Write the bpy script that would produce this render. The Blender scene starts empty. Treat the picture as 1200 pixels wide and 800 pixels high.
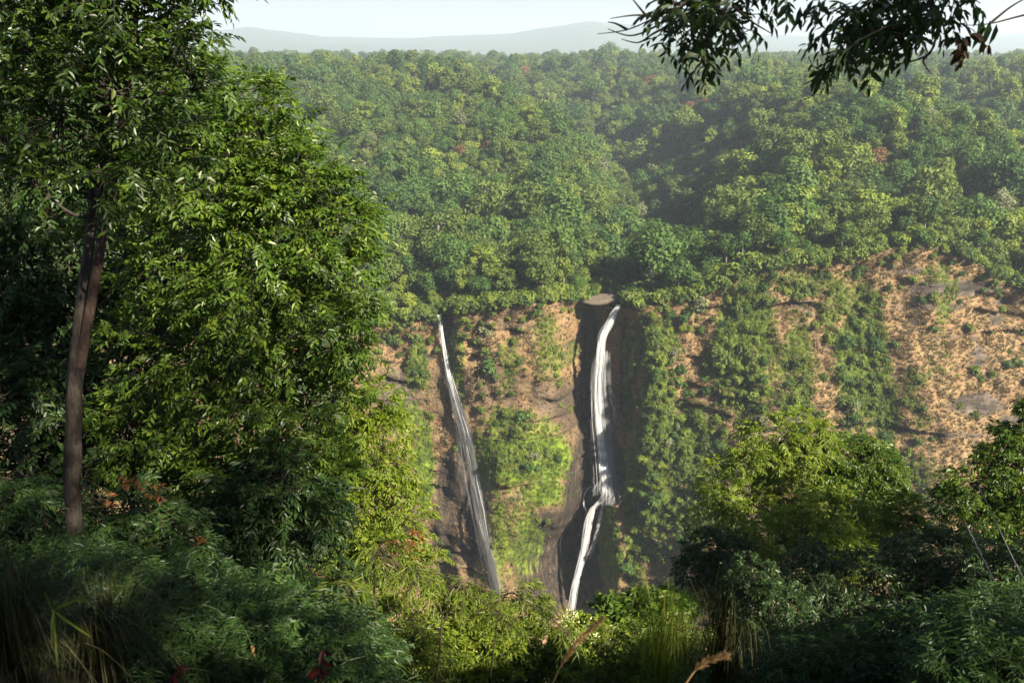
import bpy, math, random
import numpy as np
from mathutils import Vector

# ------------------------------------------------------------------ camera, sky, sun, exposure
SC = bpy.context.scene
COL = SC.collection
EYE = np.array([0.0, 0.0, 200.0])
PITCH = math.radians(18.68)
F = 1000.0                                    # focal length in pixels of the 1200 px wide photograph
cam_d = bpy.data.cameras.new("camera")
cam = bpy.data.objects.new("camera", cam_d)
COL.objects.link(cam)
cam.location = EYE
cam.rotation_euler = (math.radians(90) - PITCH, 0, 0)
cam_d.sensor_width = 36
cam_d.lens = 36 * F / 1200
cam_d.clip_start = 0.05
cam_d.clip_end = 20000
cam_d.dof.use_dof = True
cam_d.dof.focus_distance = 80
cam_d.dof.aperture_fstop = 30 / 7.0           # about 7 mm of glass
SC.camera = cam

SUN = np.array([0.60, -0.60, 0.60]); SUN /= np.linalg.norm(SUN)
EL = math.asin(SUN[2]); AZ = math.atan2(SUN[0], SUN[1])
W = bpy.data.worlds.new("World"); SC.world = W; W.use_nodes = True
nt = W.node_tree
sky = nt.nodes.new("ShaderNodeTexSky"); sky.sky_type = 'NISHITA'; sky.sun_disc = False
sky.sun_elevation = EL; sky.sun_rotation = AZ; sky.dust_density = 1.2; sky.air_density = 1.0; sky.ozone_density = 1.0
nt.nodes["Background"].inputs[1].default_value = 0.033
tint = nt.nodes.new("ShaderNodeMix"); tint.data_type = 'RGBA'; tint.blend_type = 'MULTIPLY'; tint.inputs["Factor"].default_value = 1
tint.inputs["B"].default_value = (.95, .96, 1.05, 1)
nt.links.new(sky.outputs[0], tint.inputs["A"]); nt.links.new(tint.outputs["Result"], nt.nodes["Background"].inputs[0])
sun_d = bpy.data.lights.new("sun", 'SUN'); sun_d.energy = 5.0; sun_d.angle = math.radians(0.6); sun_d.color = (1.0, 0.89, 0.70)
sun = bpy.data.objects.new("sun", sun_d); COL.objects.link(sun)
sun.rotation_euler = Vector(SUN).to_track_quat('Z', 'Y').to_euler()
sun.location = (60, -60, 300)
SC.view_settings.view_transform = 'Standard'
SC.view_settings.look = 'None'
SC.view_settings.exposure = 2.05
SC.view_settings.gamma = 1.0
SC.render.engine = 'CYCLES'
SC.cycles.use_denoising = True
SC.cycles.max_bounces = 6
SC.cycles.diffuse_bounces = 3
SC.cycles.transparent_max_bounces = 16
SC.cycles.volume_bounces = 1

# ------------------------------------------------------------------ numeric helpers
ct, st = math.cos(PITCH), math.sin(PITCH)

def P(px, py, Y):
    """the point at depth Y (metres in front of the viewer) seen at a place of the photograph"""
    px = np.asarray(px, float); py = np.asarray(py, float); Y = np.asarray(Y, float)
    a = (px - 600) / F; b = (400 - py) / F
    k = Y / (ct + b * st)
    return np.stack(np.broadcast_arrays(a * k, Y, EYE[2] + k * (-st + b * ct)), -1)

def proj(p):
    p = np.asarray(p, float) - EYE
    zc = p[..., 1] * ct - p[..., 2] * st
    yc = p[..., 1] * st + p[..., 2] * ct
    zc = np.where(np.abs(zc) < 1e-3, 1e-3, zc)
    return 600 + F * p[..., 0] / zc, 400 - F * yc / zc

def vnoise(p, seed=0):
    p = np.asarray(p, float)
    i = np.floor(p).astype(np.int64); f = p - i; u = f * f * (3 - 2 * f)
    def h(dx, dy, dz):
        n = (i[..., 0] + dx) * 374761393 + (i[..., 1] + dy) * 668265263 + (i[..., 2] + dz) * 2147483647 + seed * 1274126177
        n = (n ^ (n >> 13)) * 1274126177
        n = n ^ (n >> 16)
        return (n & 0xFFFF) / 65535.0
    ux, uy, uz = u[..., 0], u[..., 1], u[..., 2]
    def l(a, b, t): return a + (b - a) * t
    return l(l(l(h(0,0,0), h(1,0,0), ux), l(h(0,1,0), h(1,1,0), ux), uy),
             l(l(h(0,0,1), h(1,0,1), ux), l(h(0,1,1), h(1,1,1), ux), uy), uz)

def fbm(p, octv=4, seed=0):
    p = np.asarray(p, float); s = 0; a = 1; t = 0
    for k in range(octv):
        s = s + a * vnoise(p * (2 ** k) + 17.3 * k, seed + k); t += a; a *= 0.5
    return s / t * 2 - 1

def xyz(x, y, z): return np.stack(np.broadcast_arrays(x, y, z), -1).astype(float)
def sstep(a, b, x):
    t = np.clip((x - a) / (b - a), 0, 1); return t * t * (3 - 2 * t)
def unit(v): return v / np.maximum(np.linalg.norm(v, axis=-1, keepdims=True), 1e-9)

# ------------------------------------------------------------------ mesh and object helpers
def mesh(name, V, faces, mat=None, attrs=None, smooth=False, mats=None, midx=None):
    V = np.asarray(V, np.float32).reshape(-1, 3)
    fl = [np.asarray(f, np.int32) for f in (faces if isinstance(faces, list) else [faces]) if len(f)]
    me = bpy.data.meshes.new(name)
    me.vertices.add(len(V)); me.vertices.foreach_set("co", V.ravel())
    if fl:
        loops = np.concatenate([f.ravel() for f in fl])
        sizes = np.concatenate([np.full(len(f), f.shape[1], np.int32) for f in fl])
        starts = np.concatenate([[0], np.cumsum(sizes)[:-1]]).astype(np.int32)
        me.loops.add(len(loops)); me.loops.foreach_set("vertex_index", loops)
        me.polygons.add(len(sizes)); me.polygons.foreach_set("loop_start", starts); me.polygons.foreach_set("loop_total", sizes)
        if midx is not None: me.polygons.foreach_set("material_index", np.asarray(midx, np.int32))
        me.polygons.foreach_set("use_smooth", np.full(len(sizes), smooth))
    for k, v in (attrs or {}).items():
        v = np.asarray(v)
        if v.ndim == 2:
            a = me.attributes.new(k, 'FLOAT_VECTOR', 'POINT'); a.data.foreach_set("vector", v.astype(np.float32).ravel())
        elif v.dtype.kind == 'i':
            a = me.attributes.new(k, 'INT', 'POINT'); a.data.foreach_set("value", v.astype(np.int32))
        else:
            a = me.attributes.new(k, 'FLOAT', 'POINT'); a.data.foreach_set("value", v.astype(np.float32))
    for m in (mats or ([mat] if mat else [])): me.materials.append(m)
    me.update(calc_edges=True); me.validate()
    return me

def add(name, me, parent=None, loc=(0, 0, 0), label=None, cat=None, group=None, kind=None):
    o = bpy.data.objects.new(name, me); COL.objects.link(o)
    o.location = loc
    if parent is not None: o.parent = parent
    tag(o, label, cat, group, kind)
    return o

def tag(o, label=None, cat=None, group=None, kind=None):
    if label: o["label"] = label
    if cat: o["category"] = cat
    if group: o["group"] = group
    if kind: o["kind"] = kind

def thing(name, label, cat, loc, group=None):
    return add(name, None, None, loc, label, cat, group)

def grid_faces(nr, nc):
    i = np.arange((nr - 1) * (nc - 1)); r = i // (nc - 1); c = i % (nc - 1)
    a = r * nc + c
    return np.stack([a, a + 1, a + nc + 1, a + nc], 1)

class Geo:
    """collects vertices, faces and the per-leaf 'shade' value of one mesh"""
    def __init__(s): s.V = []; s.F = {}; s.S = []; s.n = 0
    def put(s, V, Fs, shade):
        V = np.asarray(V, float).reshape(-1, 3)
        s.V.append(V); s.S.append(np.broadcast_to(np.asarray(shade, float), (len(V),)))
        Fs = np.asarray(Fs, int)
        s.F.setdefault(Fs.shape[1], []).append(Fs + s.n); s.n += len(V)
    def make(s, name, mat, origin=(0, 0, 0), smooth=False):
        V = np.concatenate(s.V) - np.asarray(origin, float)
        return mesh(name, V, [np.concatenate(f) for f in s.F.values()], mat, {"shade": np.concatenate(s.S)}, smooth)

def tube(g, pts, radii, sides=8, shade=0.5, rough=0.0, seed=1):
    pts = np.asarray(pts, float); n = len(pts); radii = np.broadcast_to(np.asarray(radii, float), (n,))
    t = unit(np.gradient(pts, axis=0))
    ref = np.array([0.31, 0.17, 0.93]) if abs(t[:, 2]).mean() < 0.8 else np.array([1.0, 0.2, 0.0])
    u = unit(np.cross(t, ref)); v = np.cross(t, u)
    a = np.linspace(0, 2 * math.pi, sides, endpoint=False)
    rr = radii[:, None] * np.ones(sides)[None]
    if rough:
        rr = rr * (1 + rough * fbm(xyz(np.cos(a)[None] * 2, np.sin(a)[None] * 2, np.cumsum(np.ones(n))[:, None] * .35), 3, seed))
    V = pts[:, None] + rr[..., None] * (np.cos(a)[None, :, None] * u[:, None] + np.sin(a)[None, :, None] * v[:, None])
    i = np.arange((n - 1) * sides); r = i // sides; c = i % sides
    Fq = np.stack([r * sides + c, r * sides + (c + 1) % sides, (r + 1) * sides + (c + 1) % sides, (r + 1) * sides + c], 1)
    g.put(V.reshape(-1, 3), Fq, shade)

def tubes3(g, A, B, r0, r1, shade=.5):
    """many straight three-sided twigs at once"""
    A = np.asarray(A); B = np.asarray(B); n = len(A)
    if n == 0: return
    t = unit(B - A); u = unit(np.cross(t, np.array([.3, .2, .93]))); v = np.cross(t, u)
    V = np.zeros((n, 6, 3))
    for k in range(3):
        d = math.cos(k * 2.0944) * u + math.sin(k * 2.0944) * v
        V[:, k] = A + d * r0; V[:, 3 + k] = B + d * r1
    base = (np.arange(n) * 6)[:, None, None]
    q = np.array([[0, 1, 4, 3], [1, 2, 5, 4], [2, 0, 3, 5]])[None]
    g.put(V.reshape(-1, 3), (base + q).reshape(-1, 4), shade)

def spline(pts, n):
    pts = np.asarray(pts, float); k = len(pts)
    t = np.linspace(0, k - 1, n); i = np.clip(t.astype(int), 0, k - 2); f = (t - i)[:, None]
    p0 = pts[np.clip(i - 1, 0, k - 1)]; p1 = pts[i]; p2 = pts[i + 1]; p3 = pts[np.clip(i + 2, 0, k - 1)]
    return .5 * (2 * p1 + (p2 - p0) * f + (2 * p0 - 5 * p1 + 4 * p2 - p3) * f ** 2 + (3 * p1 - p0 - 3 * p2 + p3) * f ** 3)

def leaves(g, pos, d, nrm, L, Wd, shade, fold=.18, bend=.12):
    n = len(pos); d = unit(d); s = unit(np.cross(d, nrm)); nn = np.cross(s, d)
    L = np.broadcast_to(L, (n,))[:, None]; Wd = np.broadcast_to(Wd, (n,))[:, None]
    V = np.zeros((n, 6, 3))
    V[:, 0] = pos
    V[:, 1] = pos + d * L * .30 + s * Wd * .46 + nn * fold * Wd
    V[:, 2] = pos + d * L * .68 + s * Wd * .36 + nn * (fold * Wd - bend * .5 * L)
    V[:, 3] = pos + d * L - nn * bend * L
    V[:, 4] = pos + d * L * .68 - s * Wd * .36 + nn * (fold * Wd - bend * .5 * L)
    V[:, 5] = pos + d * L * .30 - s * Wd * .46 + nn * fold * Wd
    b = (np.arange(n) * 6)[:, None, None]
    q = np.array([[0, 1, 2, 3], [0, 3, 4, 5]])[None]
    g.put(V.reshape(-1, 3), (b + q).reshape(-1, 4), np.repeat(np.broadcast_to(shade, (n,)), 6))

# ------------------------------------------------------------------ materials
def newmat(name):
    m = bpy.data.materials.new(name); m.use_nodes = True
    n = m.node_tree.nodes; n.clear()
    out = n.new("ShaderNodeOutputMaterial")
    return m, n, m.node_tree.links, out

def ramp(n, cols):
    r = n.new("ShaderNodeValToRGB"); e = r.color_ramp.elements
    while len(e) < len(cols): e.new(0.5)
    for k, (p, c) in enumerate(cols):
        e[k].position = p; e[k].color = (*c, 1)
    return r

def leaf_mat(name, cols, transl=.35, rough=.5, spec=.3, objvar=0.0):
    m, n, l, out = newmat(name)
    at = n.new("ShaderNodeAttribute"); at.attribute_name = "shade"
    r = ramp(n, cols)
    if objvar:
        oi = n.new("ShaderNodeObjectInfo")
        mm = n.new("ShaderNodeMath"); mm.operation = 'MULTIPLY_ADD'; mm.inputs[1].default_value = objvar; 
        l.new(oi.outputs["Random"], mm.inputs[0])
        sc = n.new("ShaderNodeMath"); sc.operation = 'MULTIPLY'; sc.inputs[1].default_value = 1 - objvar
        l.new(at.outputs["Fac"], sc.inputs[0]); l.new(sc.outputs[0], mm.inputs[2]); l.new(mm.outputs[0], r.inputs[0])
    else:
        l.new(at.outputs["Fac"], r.inputs[0])
    b = n.new("ShaderNodeBsdfPrincipled"); b.inputs["Roughness"].default_value = rough; b.inputs["Specular IOR Level"].default_value = spec
    l.new(r.outputs[0], b.inputs["Base Color"])
    t = n.new("ShaderNodeBsdfTranslucent")
    mul = n.new("ShaderNodeMix"); mul.data_type = 'RGBA'; mul.blend_type = 'MULTIPLY'; mul.inputs["Factor"].default_value = 1
    mul.inputs["B"].default_value = (1.25, 1.35, .55, 1)
    l.new(r.outputs[0], mul.inputs["A"]); l.new(mul.outputs["Result"], t.inputs[0])
    mx = n.new("ShaderNodeMixShader"); mx.inputs[0].default_value = transl
    l.new(b.outputs[0], mx.inputs[1]); l.new(t.outputs[0], mx.inputs[2]); l.new(mx.outputs[0], out.inputs[0])
    return m

def bark_mat(name, c0, c1, scale=9.0, spec=.2):
    m, n, l, out = newmat(name)
    tc = n.new("ShaderNodeTexCoord"); mp = n.new("ShaderNodeMapping"); mp.inputs["Scale"].default_value = (scale, scale, scale * .3)
    nz = n.new("ShaderNodeTexNoise"); nz.inputs["Detail"].default_value = 8; nz.inputs["Roughness"].default_value = .7
    l.new(tc.outputs["Object"], mp.inputs[0]); l.new(mp.outputs[0], nz.inputs["Vector"])
    r = ramp(n, [(.32, c0), (.68, c1)]); l.new(nz.outputs["Fac"], r.inputs[0])
    b = n.new("ShaderNodeBsdfPrincipled"); b.inputs["Roughness"].default_value = .8; b.inputs["Specular IOR Level"].default_value = spec
    bp = n.new("ShaderNodeBump"); bp.inputs["Strength"].default_value = .6; bp.inputs["Distance"].default_value = .02
    l.new(nz.outputs["Fac"], bp.inputs["Height"]); l.new(bp.outputs[0], b.inputs["Normal"])
    l.new(r.outputs[0], b.inputs["Base Color"]); l.new(b.outputs[0], out.inputs[0])
    return m

def soil_mat(name, c0, c1, scale=.25, detail=9):
    m, n, l, out = newmat(name)
    tc = n.new("ShaderNodeTexCoord"); nz = n.new("ShaderNodeTexNoise"); nz.inputs["Scale"].default_value = scale; nz.inputs["Detail"].default_value = detail
    nz.inputs["Roughness"].default_value = .65
    l.new(tc.outputs["Object"], nz.inputs["Vector"])
    r = ramp(n, [(.35, c0), (.65, c1)]); l.new(nz.outputs["Fac"], r.inputs[0])
    b = n.new("ShaderNodeBsdfPrincipled"); b.inputs["Roughness"].default_value = .95; b.inputs["Specular IOR Level"].default_value = .1
    bp = n.new("ShaderNodeBump"); bp.inputs["Distance"].default_value = .5 / max(scale, .05) * .1
    l.new(nz.outputs["Fac"], bp.inputs["Height"]); l.new(bp.outputs[0], b.inputs["Normal"])
    l.new(r.outputs[0], b.inputs["Base Color"]); l.new(b.outputs[0], out.inputs[0])
    return m

# ------------------------------------------------------------------ the far wall of the gorge
RNG = np.random.default_rng(7)
KX = [-420, -260, -140, -80, -50, -30, -18, -6, 8, 17, 26, 33, 38, 43, 66, 90, 130, 170, 215, 300, 460]
KY = [345, 325, 302, 294, 294, 296, 289, 284, 283, 286, 295, 298, 291, 283, 279, 279, 281, 279, 270, 255, 235]
RX = [100, 300, 430, 500, 515, 560, 600, 660, 700, 722, 745, 800, 850, 880, 950, 1000, 1080, 1130, 1165, 1200, 1320, 1500]
RY = [400, 395, 384, 370, 371, 364, 358, 353, 349, 362, 360, 352, 335, 316, 308, 302, 282, 300, 324, 340, 365, 380]

def smooth_interp(x, kx, ky):
    out = 0
    for d, w in ((-3, .15), (-1.5, .2), (0, .3), (1.5, .2), (3, .15)):
        out = out + w * np.interp(x + d, kx, ky)
    return out
def lipY(x): return smooth_interp(np.asarray(x, float), KX, KY)
def lipZ(x):
    x = np.asarray(x, float); Y = lipY(x); r = np.full_like(Y, 360.0)
    for _ in range(6):
        b = (400 - r) / F; k = Y / (ct + b * st); px = 600 + F * x / k
        r = np.interp(px, RX, RY)
    b = (400 - r) / F
    return EYE[2] + Y / (ct + b * st) * (-st + b * ct)

def blobs(px, py, lst, warp=None):
    m = np.zeros_like(px)
    for e in lst:
        cx, cy, rx, ry = e[:4]; s = e[4] if len(e) > 4 else 1.0
        d = ((px - cx) / rx) ** 2 + ((py - cy) / ry) ** 2
        v = s * np.clip(1.35 - d * 1.1 + (warp if warp is not None else 0), 0, 1)
        m = np.maximum(m, v)
    return m

BUMP = [(706, 584, 24, 11, 4.5), (716, 650, 17, 60, 8.0), (655, 585, 34, 60, 5.0), (765, 520, 22, 130, 5.0), (530, 600, 22, 70, 2.5),
        (640, 440, 30, 50, 2.0), (705, 350, 24, 8, 3.0), (600, 590, 40, 80, 3.0)]
DENT = [(650, 690, 55, 70, 18.0), (685, 640, 22, 80, 9.0), (690, 450, 22, 80, 6.0), (735, 450, 14, 90, 3.5), (525, 400, 9, 40, 3.0), (556, 610, 12, 70, 2.5)]

def slope_of(x): return np.interp(x, [-300, -60, -25, 0, 20, 36, 60, 90, 140, 300], [.35, .28, .16, .20, .14, .10, .24, .42, .52, .5])

def cliffY(x, z, detail=True):
    x = np.asarray(x, float); z = np.asarray(z, float)
    L = lipY(x); h = np.maximum(lipZ(x) - z, 0)
    Y = L - slope_of(x) * h + 2.5 * sstep(0, 8, h)
    px, py = proj(xyz(x, Y, z))
    for cx, cy, rx, ry, s in BUMP:
        Y = Y - s * np.exp(-(((px - cx) / rx) ** 2 + ((py - cy) / ry) ** 2) ** 1.5)
    for cx, cy, rx, ry, s in DENT:
        Y = Y + s * np.exp(-(((px - cx) / rx) ** 2 + ((py - cy) / ry) ** 2) ** 1.5)
    fade = sstep(0, 6, h)
    Y = Y + fade * (5.0 * fbm(xyz(x / 17, 0.3, z / 42), 3, 3) + 2.8 * fbm(xyz(x / 6.5, 1.3, z / 9), 3, 5))
    if detail:
        led = (z / 6.5 + .9 * fbm(xyz(x / 30, 0, z / 15), 2, 9)); fr = led - np.floor(led)
        Y = Y + fade * (np.interp(x, [40, 110], [1.6, 2.9]) * (sstep(.0, .75, fr) - sstep(.86, 1, fr)) * (.08 + 1.0 * sstep(.48, .8, vnoise(xyz(x / 16, 4, z / 9), 11))))
        Y = Y + fade * 0.9 * fbm(xyz(x / 2.4, .7, z / 2.6), 3, 21)
    return Y

def on_cliff(px, py, detail=True):
    """where the sight line through a place of the photograph meets the far wall"""
    px = np.asarray(px, float); py = np.asarray(py, float)
    Y = np.full(px.shape, 280.0)
    for _ in range(14):
        p = P(px, py, Y); Y = .5 * Y + .5 * cliffY(p[..., 0], p[..., 2], detail)
    return P(px, py, Y)

cx = np.concatenate([np.arange(-420, -130, 6.0), np.arange(-130, 230, .75), np.arange(230, 470, 6.0)])
nz = 190
lz = lipZ(cx)
tt = np.linspace(0, 1, nz)[:, None]
Z = -16 + (lz[None] + 16) * tt
X = np.broadcast_to(cx[None], Z.shape)
Yc = cliffY(X, Z)
Vc = xyz(X, Yc, Z)
ppx, ppy = proj(Vc)
wn = .55 * fbm(xyz(X / 7, 0, Z / 9), 4, 31); wn2 = .6 * fbm(xyz(X / 5, 5, Z / 5), 4, 37)
MOSS = [(600, 520, 60, 20, .9), (585, 640, 14, 60, .8), (640, 575, 30, 25, .9), (497, 545, 15, 70), (478, 500, 16, 50, .6), (532, 425, 8, 50, .8), (600, 540, 48, 48), (612, 630, 34, 60, .7), (648, 540, 26, 36), (715, 645, 17, 52, 1.4),
        (745, 600, 16, 110, 1.1), (640, 505, 20, 24, .7), (735, 440, 10, 70, .6), (540, 430, 6, 60, .8), (592, 415, 10, 18, .6), (655, 420, 9, 30, .5)]
GREEN = [(1010, 430, 34, 95), (1035, 480, 20, 60, .8), (880, 400, 34, 110), (935, 450, 24, 90, .8), (770, 540, 30, 140), (770, 400, 30, 40, .8), (850, 420, 22, 80, .7), (1000, 350, 40, 25, .6),
         (600, 495, 36, 22, .7), (490, 430, 16, 30), (640, 400, 20, 50, .6), (1185, 305, 30, 28), (950, 330, 50, 20, .7), (820, 560, 40, 90), (1060, 560, 60, 40, .5), (930, 520, 40, 40, .6)]
WET = [(534, 570, 25, 55), (522, 615, 20, 45, .8), (690, 600, 34, 130), (645, 660, 55, 75), (692, 440, 16, 100), (733, 440, 9, 80, .9), (725, 560, 10, 40, .8), (526, 400, 10, 45, .8),
       (552, 610, 10, 80, .9), (600, 380, 20, 10, .6), (665, 480, 22, 50, .55), (560, 690, 60, 30, .5)]
ROCK = [(1085, 318, 50, 4, .9), (1120, 395, 40, 3, .7), (1060, 440, 40, 3, .7), (1150, 440, 30, 3, .8), (1000, 500, 60, 3, .7), (960, 380, 30, 3, .7), (470, 475, 40, 45, .8), (520, 460, 30, 40, .5), (1150, 474, 48, 16), (1115, 338, 65, 11), (1090, 360, 60, 6, .8), (704, 350, 26, 12), (580, 450, 50, 40, .5), (650, 470, 40, 40, .6),
        (1120, 510, 50, 6, .7), (480, 590, 40, 60, .5), (530, 650, 40, 30, .6), (1010, 560, 60, 8, .5), (900, 540, 30, 8, .6)]
moss = blobs(ppx, ppy, MOSS, wn2); green = blobs(ppx, ppy, GREEN, wn2); wet = blobs(ppx, ppy, WET, wn * .8); rock = blobs(ppx, ppy, ROCK, wn * 1.3)
rock = np.maximum(rock, .9 * sstep(.25, .6, fbm(xyz(X / 11, 2, Z / 5), 4, 41)))
green = np.maximum(green,   .65 * sstep(.24, .6, fbm(xyz(X / 12, 8, Z / 12), 4, 43)))
damp = sstep(860, 700, ppx)                                     # the moister half round the falls

def cliff_mat():
    m, n, l, out = newmat("cliff_rock_and_grass")
    tc = n.new("ShaderNodeTexCoord")
    def noise(scale, det=8, sx=(1, 1, 1), ro=.65):
        mp = n.new("ShaderNodeMapping"); mp.inputs["Scale"].default_value = sx
        z = n.new("ShaderNodeTexNoise"); z.inputs["Scale"].default_value = scale; z.inputs["Detail"].default_value = det; z.inputs["Roughness"].default_value = ro
        l.new(tc.outputs["Object"], mp.inputs[0]); l.new(mp.outputs[0], z.inputs["Vector"]); return z.outputs["Fac"]
    def attr(k):
        a = n.new("ShaderNodeAttribute"); a.attribute_name = k; return a.outputs["Fac"]
    def mask(a, nz, lo, hi):
        s = n.new("ShaderNodeMath"); s.operation = 'ADD'; l.new(a, s.inputs[0])
        q = n.new("ShaderNodeMath"); q.operation = 'MULTIPLY_ADD'; q.inputs[1].default_value = 1.3; q.inputs[2].default_value = -.65
        l.new(nz, q.inputs[0]); l.new(q.outputs[0], s.inputs[1])
        r = n.new("ShaderNodeMapRange"); r.inputs[1].default_value = lo; r.inputs[2].default_value = hi; l.new(s.outputs[0], r.inputs[0]); return r.outputs[0]
    def mix(f, a, b):
        x = n.new("ShaderNodeMix"); x.data_type = 'RGBA'; l.new(f, x.inputs["Factor"]); l.new(a, x.inputs["A"]); l.new(b, x.inputs["B"]); return x.outputs["Result"]
    nf = noise(.9, 10); nm = noise(.16, 9); ns = noise(.55, 9, (1.2, 1, .22)); nh = noise(.3, 9, (.35, .5, 1.6))
    dry = ramp(n, [(.25, (.07, .046, .026)), (.45, (.18, .125, .066)), (.62, (.28, .20, .105)), (.8, (.39, .30, .17))]); l.new(nf, dry.inputs[0])
    red = ramp(n, [(.3, (.09, .052, .028)), (.7, (.24, .145, .075))]); l.new(ns, red.inputs[0])
    c = mix(mask(nm, nh, .3, .75), dry.outputs[0], red.outputs[0])
    rk = ramp(n, [(.32, (.014, .012, .011)), (.48, (.055, .045, .037)), (.62, (.12, .098, .078)), (.8, (.23, .19, .15))]); l.new(nh, rk.inputs[0])
    c = mix(mask(attr("rock"), nf, .3, .75), c, rk.outputs[0])
    gr = ramp(n, [(.3, (.022, .040, .008)), (.55, (.075, .105, .018)), (.75, (.16, .19, .035))]); l.new(nf, gr.inputs[0])
    c = mix(mask(attr("green"), nf, .35, .7), c, gr.outputs[0])
    wt = ramp(n, [(.3, (.010, .009, .008)), (.5, (.034, .028, .023)), (.66, (.085, .058, .042)), (.8, (.10, .10, .035))]); l.new(ns, wt.inputs[0])
    c = mix(mask(attr("wet"), ns, .3, .7), c, wt.outputs[0])
    ms = ramp(n, [(.28, (.02, .036, .006)), (.5, (.085, .13, .013)), (.72, (.19, .25, .022)), (.85, (.24, .17, .03))]); l.new(ns, ms.inputs[0])
    c = mix(mask(attr("moss"), ns, .42, .85), c, ms.outputs[0])
    b = n.new("ShaderNodeBsdfPrincipled"); b.inputs["Specular IOR Level"].default_value = .15
    b.inputs["Roughness"].default_value = .9
    ad = n.new("ShaderNodeMath"); ad.operation = 'MULTIPLY_ADD'; ad.inputs[1].default_value = .6; l.new(nh, ad.inputs[0]); l.new(nf, ad.inputs[2])
    bp = n.new("ShaderNodeBump"); bp.inputs["Strength"].default_value = .9; bp.inputs["Distance"].default_value = 1.3; l.new(ad.outputs[0], bp.inputs["Height"])
    l.new(bp.outputs[0], b.inputs["Normal"]); l.new(c, b.inputs["Base Color"]); l.new(b.outputs[0], out.inputs[0])
    return m

me = mesh("cliff", Vc.reshape(-1, 3), grid_faces(*Z.shape), cliff_mat(),
          {"moss": moss.ravel(), "green": green.ravel(), "wet": wet.ravel(), "rock": rock.ravel()}, True)
add("cliff", me, kind="structure")

# ------------------------------------------------------------------ forested plateau behind the lip
def valleyX(Y): return np.interp(Y, [280, 330, 400, 500, 650, 800, 1000, 1400], [34, 44, 62, 82, 84, 70, 40, 0])
def hillZ(x, Y):
    x = np.asarray(x, float); Y = np.asarray(Y, float)
    zl = np.interp(Y, [280, 400, 480, 560, 700, 850, 1000, 1300, 2600], [113, 115, 126, 138, 155, 166, 169, 166, 164])
    zr = np.interp(Y, [280, 340, 420, 560, 700, 850, 1000, 1300, 2600], [116, 131, 144, 155, 164, 169, 170, 167, 164])
    dv = x - valleyX(Y)
    z = zl + (zr - zl) * sstep(-5, 95, dv)
    z = z + 15 * np.exp(-((dv + np.interp(Y, [300, 400, 560, 850], [40, 30, 66, 160])) / 42) ** 2) * sstep(330, 420, Y) * sstep(1000, 800, Y)
    z = z + 17 * np.exp(-((dv - 120) / 50) ** 2) * sstep(330, 420, Y) * sstep(760, 560, Y) - 12 * np.exp(-((dv - 205) / 38) ** 2) * sstep(380, 480, Y) * sstep(900, 700, Y)
    dep = np.interp(Y, [285, 310, 400, 520, 700, 850, 1000, 1100], [4, 11, 27, 48, 56, 36, 8, 0])
    wl = np.interp(Y, [290, 400, 600, 900], [18, 38, 55, 80])
    d = x - valleyX(Y)
    z = z - dep * np.exp(-np.abs(d / np.where(d < 0, wl, wl * 1.1)) ** 1.7)
    z = z + 9 * fbm(xyz(x / 75, Y / 75, 0), 3, 51) * sstep(300, 420, Y) + 1.5 * fbm(xyz(x / 18, Y / 18, 3), 2, 53) + 9 * fbm(xyz(x / 130, Y / 260, 5), 3, 57) * sstep(650, 950, Y)
    return z
def groundZ(x, Y):
    """the plateau joined smoothly to the lip of the cliff"""
    L = lipY(x); d = Y - L
    return lipZ(x) + (hillZ(x, Y) - lipZ(x)) * sstep(0, 55, d) + 0.12 * np.clip(d, 0, 20) * sstep(60, 10, d)

ds = np.concatenate([[0], np.geomspace(2, 2400, 150)])[:, None]
hx = cx[None] * (1 + ds / 300.0)
hy = lipY(cx)[None] + ds
hz = np.where(ds > 0, groundZ(hx, hy), lipZ(cx)[None])
M_floor = soil_mat("forest_floor", (.012, .016, .006), (.045, .05, .018), .2)
add("hillside", mesh("hillside", xyz(hx, hy, hz).reshape(-1, 3), grid_faces(*hx.shape), M_floor, smooth=True), kind="structure")

# far hills
fx = np.linspace(-10200, 10200, 340)[None]; fy = np.linspace(2300, 12100, 150)[:, None]
prof = np.interp(600 + 1000 * fx / fy / .96, [-800, 0, 240, 300, 380, 480, 600, 640, 690, 740, 800, 900, 1000, 1150, 1250, 2000],
                 [80, 90, 120, 150, 95, 92, 118, 150, 190, 165, 135, 110, 90, 110, 130, 90])
fz = 168 + 1.75 * prof * sstep(5200, 8200, fy) * .9 + 26 * fbm(xyz(fx / 600, fy / 600, 0), 4, 61) * sstep(2300, 3500, fy) + 10 * vnoise(xyz(fx / 45, fy / 45, 0), 63) - 30 * sstep(2800, 3600, fy) * sstep(5600, 4800, fy)
add("distant_hills", mesh("distant_hills", xyz(fx + 0 * fy, fy + 0 * fx, fz).reshape(-1, 3), grid_faces(150, 340), soil_mat("far_woodland", (.02, .032, .014), (.06, .08, .03), .02), smooth=False), kind="structure")

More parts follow.
